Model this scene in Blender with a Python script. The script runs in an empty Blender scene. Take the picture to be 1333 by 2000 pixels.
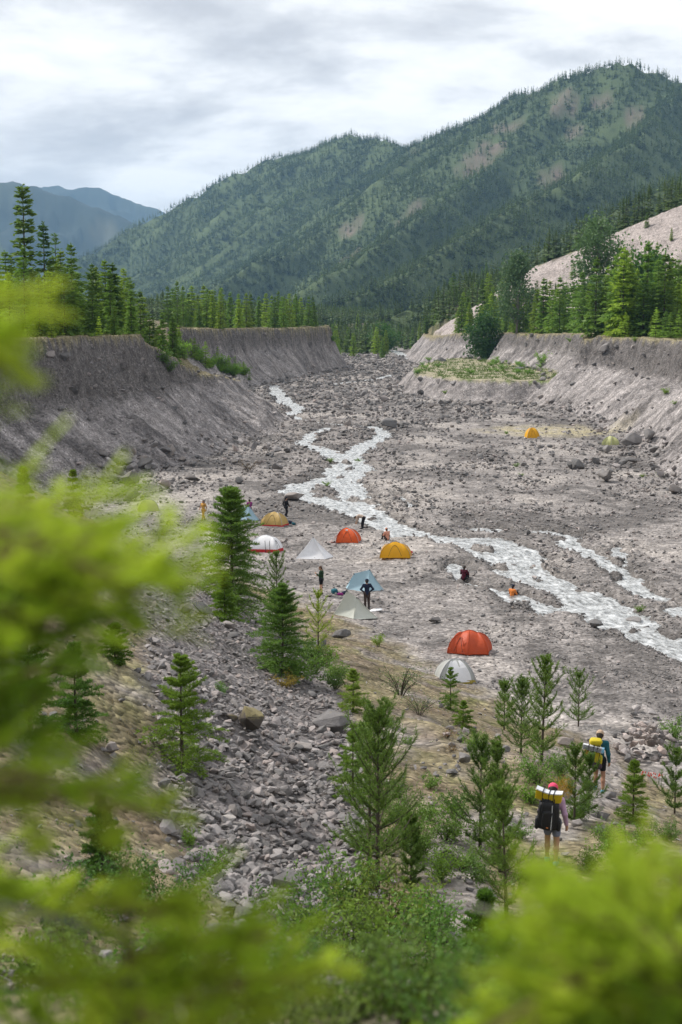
import bpy, bmesh, math, random
import numpy as np
from mathutils import Vector, Matrix

S = bpy.context.scene
COL = S.collection
rng = np.random.default_rng(11)
random.seed(11)
R = math.radians

# ------------------------------------------------------------------ camera
FPX, CX, CY = 2778.0, 666.5, 1000.0          # 50 mm lens, photo measured at 1333 x 2000
CAMZ, PITCH = 17.5, R(7.9)
cam_data = bpy.data.cameras.new('camera')
cam = bpy.data.objects.new('camera', cam_data); COL.objects.link(cam)
cam.location = (0, 0, CAMZ)
cam.rotation_euler = (R(90) - PITCH, 0, 0)
cam_data.sensor_fit = 'VERTICAL'; cam_data.sensor_height = 36; cam_data.sensor_width = 24
cam_data.lens = 50
cam_data.clip_start = 0.05; cam_data.clip_end = 60000
cam_data.dof.use_dof = True
cam_data.dof.focus_distance = 62
cam_data.dof.aperture_fstop = 2.1
S.camera = cam

# ------------------------------------------------------------------ sky and sun
SUN_AZ, SUN_EL = R(-62), R(47)                # azimuth from +Y (ahead), negative = left
W = bpy.data.worlds.new('World'); S.world = W; W.use_nodes = True
nt = W.node_tree; nt.nodes.clear()
def N(t, kind, **kw):
    n = t.nodes.new(kind)
    for k, v in kw.items():
        if k.startswith('i_'): n.inputs[k[2:].replace('_', ' ')].default_value = v
        elif k.startswith('n_'): n.inputs[int(k[2:])].default_value = v
        else: setattr(n, k, v)
    return n
def L(t, a, b): t.links.new(a, b)
def math_n(t, op, a, b=None, c=None, clamp=False):
    n = t.nodes.new('ShaderNodeMath'); n.operation = op; n.use_clamp = clamp
    for i, v in enumerate((a, b, c)):
        if v is None: continue
        if isinstance(v, (int, float)): n.inputs[i].default_value = v
        else: t.links.new(v, n.inputs[i])
    return n.outputs[0]
def ramp(t, fac, stops, interp='LINEAR'):
    n = t.nodes.new('ShaderNodeValToRGB'); n.color_ramp.interpolation = interp
    e = n.color_ramp.elements
    while len(e) > 1: e.remove(e[-1])
    for i, (p, c) in enumerate(stops):
        k = e[0] if i == 0 else e.new(p)
        k.position = p
        k.color = (c, c, c, 1) if isinstance(c, (int, float)) else (*c, 1)
    t.links.new(fac, n.inputs[0]); return n.outputs[0]
def mix(t, fac, a, b, mode='MIX'):
    n = t.nodes.new('ShaderNodeMix'); n.data_type = 'RGBA'; n.blend_type = mode; n.clamp_factor = True
    for s, v in ((n.inputs[0], fac), (n.inputs[6], a), (n.inputs[7], b)):
        if isinstance(v, (int, float)): s.default_value = v
        elif isinstance(v, tuple): s.default_value = (*v, 1)
        else: t.links.new(v, s)
    return n.outputs[2]
def noise(t, vec, scale, detail=4, rough=.55, dist=0.0, dim='3D'):
    n = t.nodes.new('ShaderNodeTexNoise'); n.noise_dimensions = dim
    n.inputs['Scale'].default_value = scale; n.inputs['Detail'].default_value = detail
    n.inputs['Roughness'].default_value = rough; n.inputs['Distortion'].default_value = dist
    if vec is not None: t.links.new(vec, n.inputs['Vector'])
    return n.outputs['Fac']

sky = N(nt, 'ShaderNodeTexSky', sky_type='NISHITA', sun_disc=False)
sky.sun_elevation = SUN_EL; sky.sun_rotation = SUN_AZ
sky.altitude = 900; sky.dust_density = 2.0
tc = N(nt, 'ShaderNodeTexCoord')
sp = N(nt, 'ShaderNodeSeparateXYZ'); L(nt, tc.outputs['Generated'], sp.inputs[0])
zz = math_n(nt, 'MAXIMUM', sp.outputs[2], 0.0)
den = math_n(nt, 'ADD', zz, 0.26)
cb = N(nt, 'ShaderNodeCombineXYZ')                 # a flat cloud deck overhead, seen in perspective
L(nt, math_n(nt, 'DIVIDE', sp.outputs[0], den), cb.inputs[0])
L(nt, math_n(nt, 'DIVIDE', sp.outputs[1], den), cb.inputs[1])
cb.inputs[2].default_value = 3.7
mp = N(nt, 'ShaderNodeMapping'); L(nt, cb.outputs[0], mp.inputs[0])
mp.inputs['Location'].default_value = (0.35, 1.25, 0); mp.inputs['Scale'].default_value = (1.0, 1.15, 1)
c1 = noise(nt, mp.outputs[0], 2.1, 10, .56, .3)
c2 = noise(nt, mp.outputs[0], 5.5, 8, .55, .2)
cs = math_n(nt, 'ADD', math_n(nt, 'MULTIPLY', c1, .68), math_n(nt, 'MULTIPLY', c2, .32))
cloud = ramp(nt, cs, [(.35, (4.2, 4.3, 4.55)), (.43, (5.0, 5.05, 5.3)), (.49, (6.2, 6.25, 6.4)), (.54, (7.6, 7.6, 7.65)), (.60, (8.6, 8.55, 8.5))])
low = ramp(nt, zz, [(0.0, 1.0), (.06, .85), (.12, .0)])
cloud = mix(nt, math_n(nt, 'MULTIPLY', low, .62), cloud, (8.0, 7.9, 7.8))
gap = ramp(nt, noise(nt, mp.outputs[0], 2.4, 5, .5), [(.70, 1.0), (.82, .6)])
skyc = mix(nt, gap, sky.outputs[0], cloud)
bg = N(nt, 'ShaderNodeBackground'); bg.inputs['Strength'].default_value = 0.104
L(nt, skyc, bg.inputs['Color'])
wo = N(nt, 'ShaderNodeOutputWorld'); L(nt, bg.outputs[0], wo.inputs['Surface'])

sun_d = bpy.data.lights.new('sun', 'SUN'); sun_d.energy = 3.5; sun_d.angle = R(5); sun_d.color = (1, .955, .89)
sun = bpy.data.objects.new('sun', sun_d); COL.objects.link(sun)
sun.location = (-40, 20, 60)
_sd = Vector((math.sin(SUN_AZ) * math.cos(SUN_EL), math.cos(SUN_AZ) * math.cos(SUN_EL), math.sin(SUN_EL)))
sun.rotation_euler = _sd.to_track_quat('Z', 'Y').to_euler()

S.view_settings.view_transform = 'Standard'; S.view_settings.look = 'None'
S.view_settings.exposure = 0.5; S.view_settings.gamma = 1.0; S.view_settings.use_curve_mapping = False
S.render.engine = 'CYCLES'
S.cycles.max_bounces = 6; S.cycles.diffuse_bounces = 3; S.cycles.glossy_bounces = 2; S.cycles.transmission_bounces = 4
S.cycles.volume_bounces = 0; S.cycles.transparent_max_bounces = 6
S.cycles.use_adaptive_sampling = True; S.cycles.adaptive_threshold = 0.015
S.cycles.use_denoising = True
S.cycles.sample_clamp_indirect = 4.0

# ------------------------------------------------------------------ helpers
def ray(px, py):
    u, v = (px - CX) / FPX, (CY - py) / FPX
    c, s = math.cos(PITCH), math.sin(PITCH)
    return np.array([u, c + v * s, -s + v * c])
def at_z(px, py, z=0.0):
    d = ray(px, py); return np.array([0, 0, CAMZ]) + d * ((z - CAMZ) / d[2])
def at_y(px, py, Y):
    d = ray(px, py); return np.array([0, 0, CAMZ]) + d * (Y / d[1])
def to_px(X, Y, Z):
    c, s = math.cos(PITCH), math.sin(PITCH)
    Z = Z - CAMZ
    f = Y * c - Z * s; u = Y * s + Z * c
    return CX + FPX * X / f, CY - FPX * u / f

def smooth(a, b, x):
    t = np.clip((x - a) / (b - a), 0, 1); return t * t * (3 - 2 * t)

_PERM = np.random.default_rng(5).permutation(4096); _PERM = np.concatenate([_PERM, _PERM])
_GA = np.random.default_rng(6).uniform(0, 2 * np.pi, 4096); _GC, _GS = np.cos(_GA).astype(np.float64), np.sin(_GA)
def gnoise(x, y, seed=0):
    x0, y0 = np.floor(x), np.floor(y); fx, fy = x - x0, y - y0
    ix = (x0.astype(np.int64) + seed * 613) & 4095; iy = (y0.astype(np.int64) + seed * 271) & 4095
    ux, uy = fx * fx * fx * (fx * (fx * 6 - 15) + 10), fy * fy * fy * (fy * (fy * 6 - 15) + 10)
    p0, p1 = _PERM[ix], _PERM[(ix + 1) & 4095]; iy1 = (iy + 1) & 4095; fx1, fy1 = fx - 1, fy - 1
    h = _PERM[p0 + iy]; g00 = _GC[h] * fx + _GS[h] * fy
    h = _PERM[p1 + iy]; g10 = _GC[h] * fx1 + _GS[h] * fy
    h = _PERM[p0 + iy1]; g01 = _GC[h] * fx + _GS[h] * fy1
    h = _PERM[p1 + iy1]; g11 = _GC[h] * fx1 + _GS[h] * fy1
    a = g00 + (g10 - g00) * ux; b = g01 + (g11 - g01) * ux
    return 1.5 * (a + (b - a) * uy)
def fbm(x, y, octv=4, seed=0, gain=.5):
    x, y = np.asarray(x, float), np.asarray(y, float)
    s, a, t = 0, 1, 0
    for o in range(octv):
        s = s + a * gnoise(x + 17.3 * o, y - 9.1 * o, seed + o); t += a; a *= gain; x, y = x * 2.03, y * 2.03
    return s / t

def pl_dist(X, Y, P, vals=None):
    """distance to a polyline, arc length of the nearest point, interpolated values there"""
    best = np.full(X.shape, 1e18); bs = np.zeros(X.shape); bv = np.zeros(X.shape); acc = 0
    for i in range(len(P) - 1):
        ax, ay = P[i][0], P[i][1]; bx, by = P[i + 1][0], P[i + 1][1]
        dx, dy = bx - ax, by - ay; l2 = dx * dx + dy * dy
        t = np.clip(((X - ax) * dx + (Y - ay) * dy) / l2, 0, 1)
        d2 = (X - ax - t * dx) ** 2 + (Y - ay - t * dy) ** 2
        m = d2 < best
        best = np.where(m, d2, best); bs = np.where(m, acc + t * math.sqrt(l2), bs)
        if vals is not None: bv = np.where(m, vals[i] + t * (vals[i + 1] - vals[i]), bv)
        acc += math.sqrt(l2)
    return np.sqrt(best), bs, bv
def inside(X, Y, poly):
    r = np.zeros(X.shape, bool); n = len(poly)
    for i in range(n):
        x1, y1 = poly[i]; x2, y2 = poly[(i + 1) % n]
        if y1 == y2: continue
        c = ((y1 > Y) != (y2 > Y)) & (X < (x2 - x1) * (Y - y1) / (y2 - y1) + x1)
        r ^= c
    return r

def mk(name, V, F, mats=(), smooth_=False, midx=None):
    V = np.asarray(V, np.float32).reshape(-1, 3); F = np.asarray(F, np.int32)
    me = bpy.data.meshes.new(name); n, k = F.shape
    me.vertices.add(len(V)); me.vertices.foreach_set('co', V.ravel())
    me.loops.add(n * k); me.loops.foreach_set('vertex_index', F.ravel())
    me.polygons.add(n); me.polygons.foreach_set('loop_start', np.arange(0, n * k, k, dtype=np.int32))
    me.polygons.foreach_set('loop_total', np.full(n, k, np.int32))
    if midx is not None: me.polygons.foreach_set('material_index', np.asarray(midx, np.int32))
    me.polygons.foreach_set('use_smooth', np.full(n, smooth_, bool))
    for m in mats: me.materials.append(m)
    me.update(calc_edges=True)
    return me
def mkl(name, V, F, mats=(), smooth_=False):
    """mesh from python lists, faces of any size"""
    me = bpy.data.meshes.new(name); me.from_pydata([tuple(v) for v in V], [], [tuple(f) for f in F])
    for m in mats: me.materials.append(m)
    me.polygons.foreach_set('use_smooth', np.full(len(me.polygons), smooth_, bool)); me.update()
    return me
def obj(name, me, parent=None, loc=(0, 0, 0), rot=(0, 0, 0), scale=(1, 1, 1)):
    o = bpy.data.objects.new(name, me); COL.objects.link(o)
    o.location = loc; o.rotation_euler = rot; o.scale = scale if hasattr(scale, '__len__') else (scale,) * 3
    if parent is not None: o.parent = parent
    return o
def tag(o, label=None, cat=None, group=None, kind=None):
    if label: o['label'] = label
    if cat: o['category'] = cat
    if group: o['group'] = group
    if kind: o['kind'] = kind
    return o
def thing(name, label, cat, loc=(0, 0, 0), rotz=0.0, scale=1.0, group=None):
    return tag(obj(name, None, None, loc, (0, 0, rotz), scale), label, cat, group)
def copy_tree(o, parent=None):
    c = o.copy(); COL.objects.link(c); c.parent = parent
    for ch in list(o.children): copy_tree(ch, c)
    return c

class MB:
    """collects tubes, boxes, patches into one mesh"""
    def __init__(s): s.V, s.F = [], []
    def add(s, V, F):
        b = len(s.V); s.V += [tuple(v) for v in V]; s.F += [tuple(i + b for i in f) for f in F]; return s
    def tube(s, pts, r, n=5, cap=True):
        pts = [np.array(p, float) for p in pts]; k = len(pts)
        rs = r if hasattr(r, '__len__') else [r] * k
        V, F = [], []
        for i, p in enumerate(pts):
            t = pts[min(i + 1, k - 1)] - pts[max(i - 1, 0)]; t = t / (np.linalg.norm(t) + 1e-9)
            a = np.cross(t, (0, 0, 1) if abs(t[2]) < .9 else (1, 0, 0)); a /= np.linalg.norm(a); b = np.cross(t, a)
            for j in range(n):
                an = 2 * math.pi * j / n
                V.append(p + rs[i] * (math.cos(an) * a + math.sin(an) * b))
        for i in range(k - 1):
            for j in range(n):
                F.append((i * n + j, i * n + (j + 1) % n, (i + 1) * n + (j + 1) % n, (i + 1) * n + j))
        if cap: F.append(tuple(range(n))[::-1]); F.append(tuple((k - 1) * n + j for j in range(n)))
        return s.add(V, F)
    def box(s, c, d, rot=None):
        V = [np.array((x * d[0] / 2, y * d[1] / 2, z * d[2] / 2)) for x in (-1, 1) for y in (-1, 1) for z in (-1, 1)]
        if rot is not None: V = [np.array(rot @ Vector(v)) for v in V]
        return s.add([v + np.array(c) for v in V], [(0, 1, 3, 2), (4, 6, 7, 5), (0, 4, 5, 1), (2, 3, 7, 6), (0, 2, 6, 4), (1, 5, 7, 3)])
    def patch(s, fn, nu, nv, flip=False):
        V = [fn(i / nu, j / nv) for i in range(nu + 1) for j in range(nv + 1)]
        w = nv + 1
        F = [(i * w + j, (i + 1) * w + j, (i + 1) * w + j + 1, i * w + j + 1) for i in range(nu) for j in range(nv)]
        if flip: F = [f[::-1] for f in F]
        return s.add(V, F)
    def build(s, name, m, parent=None, smooth_=False):
        return obj(name, mkl(name, s.V, s.F, [m], smooth_), parent)

# ------------------------------------------------------------------ materials
def new_mat(name):
    m = bpy.data.materials.new(name); m.use_nodes = True
    t = m.node_tree; b = t.nodes['Principled BSDF']; return m, t, b
def plain(name, col, rough=.7, var=.12, scale=18, spec=.3, bump=0.0, trans=0.0):
    m, t, b = new_mat(name)
    tcx = N(t, 'ShaderNodeTexCoord')
    n = noise(t, tcx.outputs['Object'], scale, 4)
    c = mix(t, n, tuple(x * (1 - var) for x in col), tuple(min(1, x * (1 + var)) for x in col))
    L(t, c, b.inputs['Base Color']); b.inputs['Roughness'].default_value = rough
    b.inputs['Specular IOR Level'].default_value = spec
    if bump:
        bp = N(t, 'ShaderNodeBump'); bp.inputs['Strength'].default_value = bump; bp.inputs['Distance'].default_value = .02
        L(t, noise(t, tcx.outputs['Object'], scale * 2.5, 3), bp.inputs['Height']); L(t, bp.outputs[0], b.inputs['Normal'])
    if trans:
        tl = N(t, 'ShaderNodeBsdfTranslucent'); L(t, c, tl.inputs[0])
        ms = N(t, 'ShaderNodeMixShader'); ms.inputs[0].default_value = trans
        L(t, b.outputs[0], ms.inputs[1]); L(t, tl.outputs[0], ms.inputs[2])
        L(t, ms.outputs[0], t.nodes['Material Output'].inputs['Surface'])
    return m
def fabric(name, col, trans=.25, rough=.55):
    """thin tent nylon: weave relief, soft creases, some light through it"""
    m, t, b = new_mat(name)
    tcx = N(t, 'ShaderNodeTexCoord')
    n1 = noise(t, tcx.outputs['Object'], 3.0, 3); n2 = noise(t, tcx.outputs['Object'], 14.0, 4)
    c = mix(t, n1, tuple(x * .9 for x in col), tuple(min(1, x * 1.06) for x in col))
    L(t, c, b.inputs['Base Color']); b.inputs['Roughness'].default_value = rough; b.inputs['Specular IOR Level'].default_value = .35
    bp = N(t, 'ShaderNodeBump'); bp.inputs['Strength'].default_value = .55; bp.inputs['Distance'].default_value = .06
    L(t, math_n(t, 'ADD', n1, math_n(t, 'MULTIPLY', n2, .35)), bp.inputs['Height']); L(t, bp.outputs[0], b.inputs['Normal'])
    tl = N(t, 'ShaderNodeBsdfTranslucent'); L(t, c, tl.inputs[0])
    ms = N(t, 'ShaderNodeMixShader'); ms.inputs[0].default_value = trans
    L(t, b.outputs[0], ms.inputs[1]); L(t, tl.outputs[0], ms.inputs[2])
    L(t, ms.outputs[0], t.nodes['Material Output'].inputs['Surface'])
    return m
def foliage(name, a, b_, trans=.35, rough=.55, nscale=1.5, patch=0.0):
    """leaves: colour varies from plant to plant and from tuft to tuft"""
    m, t, b = new_mat(name)
    oi = N(t, 'ShaderNodeObjectInfo'); geo = N(t, 'ShaderNodeNewGeometry'); tcx = N(t, 'ShaderNodeTexCoord')
    n = noise(t, tcx.outputs['Object'], nscale, 3)
    f = math_n(t, 'ADD', math_n(t, 'MULTIPLY', oi.outputs['Random'], .45), math_n(t, 'MULTIPLY', n, .45))
    f = math_n(t, 'ADD', f, math_n(t, 'MULTIPLY', geo.outputs['Random Per Island'], .30))
    if patch:                                   # stands of different age and kind across a mountain side
        pn = noise(t, oi.outputs['Location'], patch, 5, .6); f = math_n(t, 'ADD', f, math_n(t, 'MULTIPLY', math_n(t, 'SUBTRACT', pn, .5), 1.9))
    c = mix(t, math_n(t, 'SUBTRACT', f, .1, clamp=True), a, b_)
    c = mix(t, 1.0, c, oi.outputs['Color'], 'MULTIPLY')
    L(t, c, b.inputs['Base Color']); b.inputs['Roughness'].default_value = rough; b.inputs['Specular IOR Level'].default_value = .25
    tl = N(t, 'ShaderNodeBsdfTranslucent'); L(t, c, tl.inputs[0])
    ms = N(t, 'ShaderNodeMixShader'); ms.inputs[0].default_value = trans
    L(t, b.outputs[0], ms.inputs[1]); L(t, tl.outputs[0], ms.inputs[2])
    L(t, ms.outputs[0], t.nodes['Material Output'].inputs['Surface'])
    return m
def rock_mat(name, dark, light, warm):
    m, t, b = new_mat(name)
    oi = N(t, 'ShaderNodeObjectInfo'); tcx = N(t, 'ShaderNodeTexCoord')
    n1 = noise(t, tcx.outputs['Object'], 1.7, 6, .6); n2 = noise(t, tcx.outputs['Object'], 9, 5, .65)
    base = ramp(t, oi.outputs['Random'], [(0, dark), (.35, tuple((d + l) / 2 for d, l in zip(dark, light))), (.62, light), (.85, warm), (1, tuple(x * 1.25 for x in light))])
    c = mix(t, n1, mix(t, .55, base, (0.0, 0.0, 0.0)), mix(t, 0.35, base, (.6, .58, .56)))
    c = mix(t, math_n(t, 'MULTIPLY', n2, .5), c, base)
    c = mix(t, 1.0, c, oi.outputs['Color'], 'MULTIPLY')
    L(t, c, b.inputs['Base Color']); b.inputs['Roughness'].default_value = .85; b.inputs['Specular IOR Level'].default_value = .3
    bp = N(t, 'ShaderNodeBump'); bp.inputs['Strength'].default_value = .5; bp.inputs['Distance'].default_value = .06
    L(t, math_n(t, 'ADD', n1, math_n(t, 'MULTIPLY', n2, .6)), bp.inputs['Height']); L(t, bp.outputs[0], b.inputs['Normal'])
    return m
# ================================================================== terrain shape
LB = [(-90, 60), (-60, 92), (-37, 116), (-29, 131), (-22, 152), (-15, 182), (-10.5, 212), (-8.5, 236), (-11, 254), (-19, 268), (-26, 290),
      (-23, 330), (-16, 378), (-7, 430), (3, 474), (0, 505), (-14, 540), (-24, 640), (-18, 780), (-6, 900), (6, 1000), (30, 1060), (60, 1300), (80, 2500)]
LBP = LB + [(-9000, 2500), (-9000, 60)]
RB = [(110, 30), (66, 80), (43, 106), (33, 128), (36, 160), (40, 195), (42, 235), (39, 262), (36, 282), (41, 296), (45, 330), (42, 380),
      (37, 430), (29, 480), (26, 540), (30, 650), (42, 800), (58, 950), (90, 1300), (110, 2500)]
RBP = RB + [(9000, 2500), (9000, 30)]
TB = [(46, 274), (38, 281), (28, 286), (19, 297), (14, 320), (15, 352), (20, 392), (28, 432), (44, 452)]
TBP = TB + [(70, 452), (70, 274)]
PH = [tuple(at_y(*p)) for p in ((870, 632, 565), (905, 612, 556), (1000, 548, 535), (1050, 518, 525), (1130, 487, 515), (1230, 442, 508), (1333, 400, 500), (1500, 335, 490), (1900, 300, 480))]
PHP = [(p[0], p[1]) for p in PH] + [(9000, 480), (9000, 9000), (PH[0][0], 9000)]
def ridge(*pts): return [tuple(at_y(a, b + 9, c)) for a, b, c in pts]
RIDGES = [
    (ridge((-200, 640, 3900), (150, 500, 3900), (240, 440, 3950), (330, 388, 3950), (440, 343, 3900), (545, 302, 3850), (600, 288, 3800), (690, 252, 3600), (760, 263, 3450), (800, 278, 3350), (900, 225, 3150),
            (1000, 172, 3000), (1080, 160, 2900), (1100, 142, 2850), (1215, 116, 2750), (1333, 150, 2650), (1600, 190, 2550), (2100, 150, 2500)), .60),
    (ridge((790, 282, 3300), (740, 345, 3050), (690, 395, 2850), (590, 468, 2550), (450, 545, 2350), (330, 600, 2250)), .62),
    (ridge((1090, 160, 2850), (960, 300, 2550), (850, 385, 2300), (760, 455, 2100), (640, 535, 1950), (540, 590, 1850)), .62),
    (ridge((1330, 175, 2600), (1200, 290, 2150), (1040, 395, 1850), (880, 480, 1650), (740, 560, 1500), (640, 600, 1430)), .60),
    (ridge((1900, 150, 1500), (1500, 270, 1250), (1333, 345, 1130), (1200, 405, 1060), (1080, 475, 1010), (960, 540, 980), (840, 590, 960), (760, 612, 950)), .55),
    (ridge((-500, 330, 6900), (0, 340, 6900), (60, 342, 6800), (150, 380, 6700), (230, 408, 6600), (320, 450, 6400), (430, 520, 6200), (520, 590, 6000)), .30),
    (ridge((-300, 380, 9600), (60, 352, 9500), (110, 354, 9500), (190, 358, 9400), (250, 380, 9300), (330, 403, 9200), (500, 470, 9200), (700, 590, 9200)), .24),
]
SCARS = [at_y(*p) for p in ((945, 285, 2650), (985, 240, 2750), (935, 320, 2600), (805, 310, 3150), (830, 365, 2500), (790, 395, 2480), (1095, 215, 2700), (1080, 310, 2450), (690, 470, 2600), (1180, 195, 2650), (1120, 260, 2600), (870, 268, 3050), (1045, 190, 2880), (1240, 250, 2550), (680, 500, 2450))]
SCAR_R = [52, 42, 44, 50, 44, 34, 40, 34, 42, 32, 30, 40, 34, 30, 34]

# braids of the stream: pixel trace at z = 0 and half widths in metres
def braid(*p): return [tuple(at_z(a, b, 0)[:2]) for a, b, c in p], [c for a, b, c in p]
BRAIDS = [
    braid((537, 752, 2.2), (540, 765, 3.2), (559, 787, 3.0), (587, 797, 2.6), (560, 812, 2.2), (600, 822, 1.8), (656, 828, 1.8), (725, 833, 2.2), (752, 845, 2.6), (735, 860, 2.6), (708, 874, 2.6), (684, 892, 2.4), (706, 916, 2.4), (668, 938, 2.6), (690, 960, 2.6), (712, 992, 2.4), (762, 1027, 2.4)),
    braid((650, 832, 1.2), (615, 845, 1.8), (592, 864, 2.2), (640, 882, 2.2), (668, 905, 2.2), (654, 930, 2.4), (592, 948, 3.0), (572, 958, 2.4), (625, 976, 2.4), (706, 1004, 2.4), (762, 1027, 2.4), (812, 1046, 2.5), (875, 1056, 2.8), (940, 1058, 3.2), (985, 1076, 3.2), (1016, 1103, 2.8), (1045, 1126, 2.4), (1085, 1142, 2.0), (1130, 1158, 2.0), (1170, 1182, 2.2), (1215, 1212, 2.2), (1262, 1236, 2.0), (1340, 1266, 2.0), (1460, 1310, 2.0)),
    braid((640, 752, 2.0), (681, 746, 2.4), (737, 740, 2.6), (769, 732, 2.4)),
    braid((700, 672, 4.0), (775, 687, 4.0), (812, 705, 3.6), (822, 712, 3.0)),
    braid((937, 1034, 1.4), (1000, 1036, 1.3), (1062, 1038, 1.0), (1100, 1043, .9), (1125, 1066, 1.0), (1187, 1097, 1.1), (1219, 1128, 1.2), (1269, 1160, 1.2), (1312, 1188, 1.2), (1420, 1238, 1.2)),
    braid((1205, 1068, .5), (1212, 1102, .7)),
    braid((785, 962, .6), (803, 990, .8)), braid((920, 1000, .35), (931, 1018, .45)),
    braid((885, 1100, .7), (898, 1126, .6), (965, 1150, .8), (1037, 1172, .9), (1094, 1194, .9), (1150, 1190, .9)),
]
def stream(X, Y):
    """> 0 inside the water: metres from the edge"""
    w = .8 * fbm(X / 2.6, Y / 3.4, 3, 71) + .35 * fbm(X / .8, Y / 1.1, 2, 75)
    best = np.full(X.shape, -99.0)
    m = (Y > 55) & (Y < 1000) & (np.abs(X) < 60)
    if m.any():
        x, y = X[m], Y[m]; b = np.full(x.shape, -99.0)
        for P, hw in BRAIDS:
            d, s, v = pl_dist(x, y, P, hw); b = np.maximum(b, v * np.where(y > 118, .62, .76) - d)
        best[m] = b
    # gravel bars and boulders break the flow
    bars = np.maximum(0, fbm(X / 2.6, Y / 4.0, 3, 91) - .16) * 7 * (1 - .6 * smooth(150, 200, Y))
    return best + w - bars
SL_S = [-60, -10, 0, 2, 6, 10, 16, 20, 24, 28, 32, 37, 44, 52, 60, 66, 76, 110]
SL_Z = [19, 16.6, 15.9, 15.75, 14.5, 12.3, 9.3, 8.0, 7.0, 6.2, 5.55, 4.75, 3.25, 1.75, .6, .0, -1.5, -9]
XG_Y = [0, 10, 15, 24, 42, 60, 80, 95, 108, 130]
XG_X = [1.2, .6, .3, -.2, -.7, -2.2, -5, -10.5, -19, -31]
def slope_h(X, Y):
    foot = np.clip(80 - 2.35 * X, 52, 97)
    k = 1 + (64 / foot - 1) * smooth(18, 40, Y)
    z = np.interp(Y * k, SL_S, SL_Z)
    g = np.interp(Y, XG_Y, XG_X)
    lat = np.maximum(0, g - X)
    add = .53 * (np.sqrt(lat ** 2 + .8) - .9 * (lat < 1e9)) * smooth(7, 22, Y)
    add = np.maximum(add, 0)
    z = z + add
    cap = 14.6 + 1.0 * fbm(X / 9, Y / 9, 3, 5)
    z = np.where((z > cap - 2) & (Y > 8), cap - 2 + 2 * np.tanh((z - cap + 2) / 2), z)
    return z
def hump(X, Y):
    return .55 * fbm(X / 6, Y / 6, 3, 33) * smooth(8, 20, Y)
PROF_D = [-5, 0, 1.5, 10.5, 11.8, 13.0, 13.6]
PROF_Z = [-4, 0, .7, 8.1, 11.4, 14.2, 16.5]
def bank(X, Y, line, poly, cap, steep, seed):
    d, s, _ = pl_dist(X, Y, line)
    ins = inside(X, Y, poly); d = np.where(ins, d, -d)
    near = (d > -8) & (d < 60)
    wob = np.zeros(X.shape)
    x, y = X[near], Y[near]
    dd, ss = d[near], s[near]
    skew = ss + .35 * dd + 1.5 * fbm(x / 6, y / 6, 3, seed + 31)
    spur = 1.0 * np.abs(fbm(skew / 11, dd / 26, 3, seed + 7)) * np.clip(dd / 6, 0, 1.3)
    rill = (.55 * np.abs(fbm(skew / 3.1, dd / 13, 4, seed + 3)) + .12 * fbm(skew / .9, dd / 4, 2, seed + 13) * (1 - smooth(190, 280, y))) * smooth(-.25, .35, fbm(x / 9, y / 9, 2, seed + 33)) * (1 - .8 * smooth(8, 10, dd))
    wob[near] = 2.9 * fbm(x / 15, y / 15, 3, seed) + 1.3 * fbm(x / 4.5, y / 4.5, 3, seed + 1) + (spur * 2 + rill) * smooth(0, 4, dd) * 1.0
    de = (d + wob) * steep
    z = np.interp(de, PROF_D, PROF_Z)
    rough = np.zeros(X.shape)
    rough[near] = (1.0 * fbm(x / 2.4, y / 2.4, 4, seed + 21) + .8 * np.maximum(0, fbm(x / 1.1, y / 1.1, 2, seed + 25) - .12)) * smooth(8.0, 10.5, de[near]) * (1 - .7 * smooth(270, 420, y)) + .30 * fbm(x / 1.6, y / 1.6, 3, seed + 23) * (1 - .8 * smooth(210, 330, y)) * smooth(0, 2, de[near])
    z = z + rough
    return np.minimum(z, cap), de, s
def caps(X, Y):
    cl = 14.9 - 1.2 * smooth(270, 420, Y) + .5 * fbm(X / 7, Y / 7, 3, 41) - 1.6 * np.maximum(0, fbm(X / 6, Y / 6, 3, 45) - .12)
    sp = np.interp(Y, [190, 197, 206, 216, 240, 262, 280], [0, 1.6, 4.6, 6.2, 8.4, 8.0, 0]) * smooth(-36, -27, X)
    cl = cl - sp
    cl = cl - 2.6 * smooth(480, 600, Y)
    cr = 13.4 + .5 * fbm(X / 7, Y / 7, 3, 43) - 1.6 * np.maximum(0, fbm(X / 6, Y / 6, 3, 47) - .12) - 1.2 * smooth(300, 420, Y) - 3.2 * smooth(430, 560, Y)
    return cl, cr
def mountain(X, Y):
    z = np.full(X.shape, -50.0)
    m = Y > 620
    if m.any():
        x, y = X[m], Y[m]; zm = np.full(x.shape, -50.0)
        wx, wy = 60 * fbm(x / 420, y / 420, 3, 101), 60 * fbm(x / 420, y / 420, 3, 105)
        for k, (P, sl) in enumerate(RIDGES):
            amp = 1.0 if k < 4 else (.35 if k == 4 else 1.5)
            d, s, v = pl_dist(x + wx * amp * .8, y + wy * amp * .8, P, [p[2] for p in P])
            g = np.abs(fbm(s / 230, d / 800, 4, 120 + k)) * np.clip(d / 150, 0, 1) * 125 * amp
            zm = np.maximum(zm, v - sl * d - g * .8)
        far = smooth(700, 1500, y)
        zm = zm + far * (16 * fbm(x / 260, y / 260, 4, 131) + 5 * fbm(x / 60, y / 60, 3, 141)) + 1.5 * fbm(x / 25, y / 25, 2, 151)
        zm = np.where(y > 4900, zm + 26 * fbm(x / 700, y / 700, 4, 161), zm)
        z[m] = zm
    return z
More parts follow.
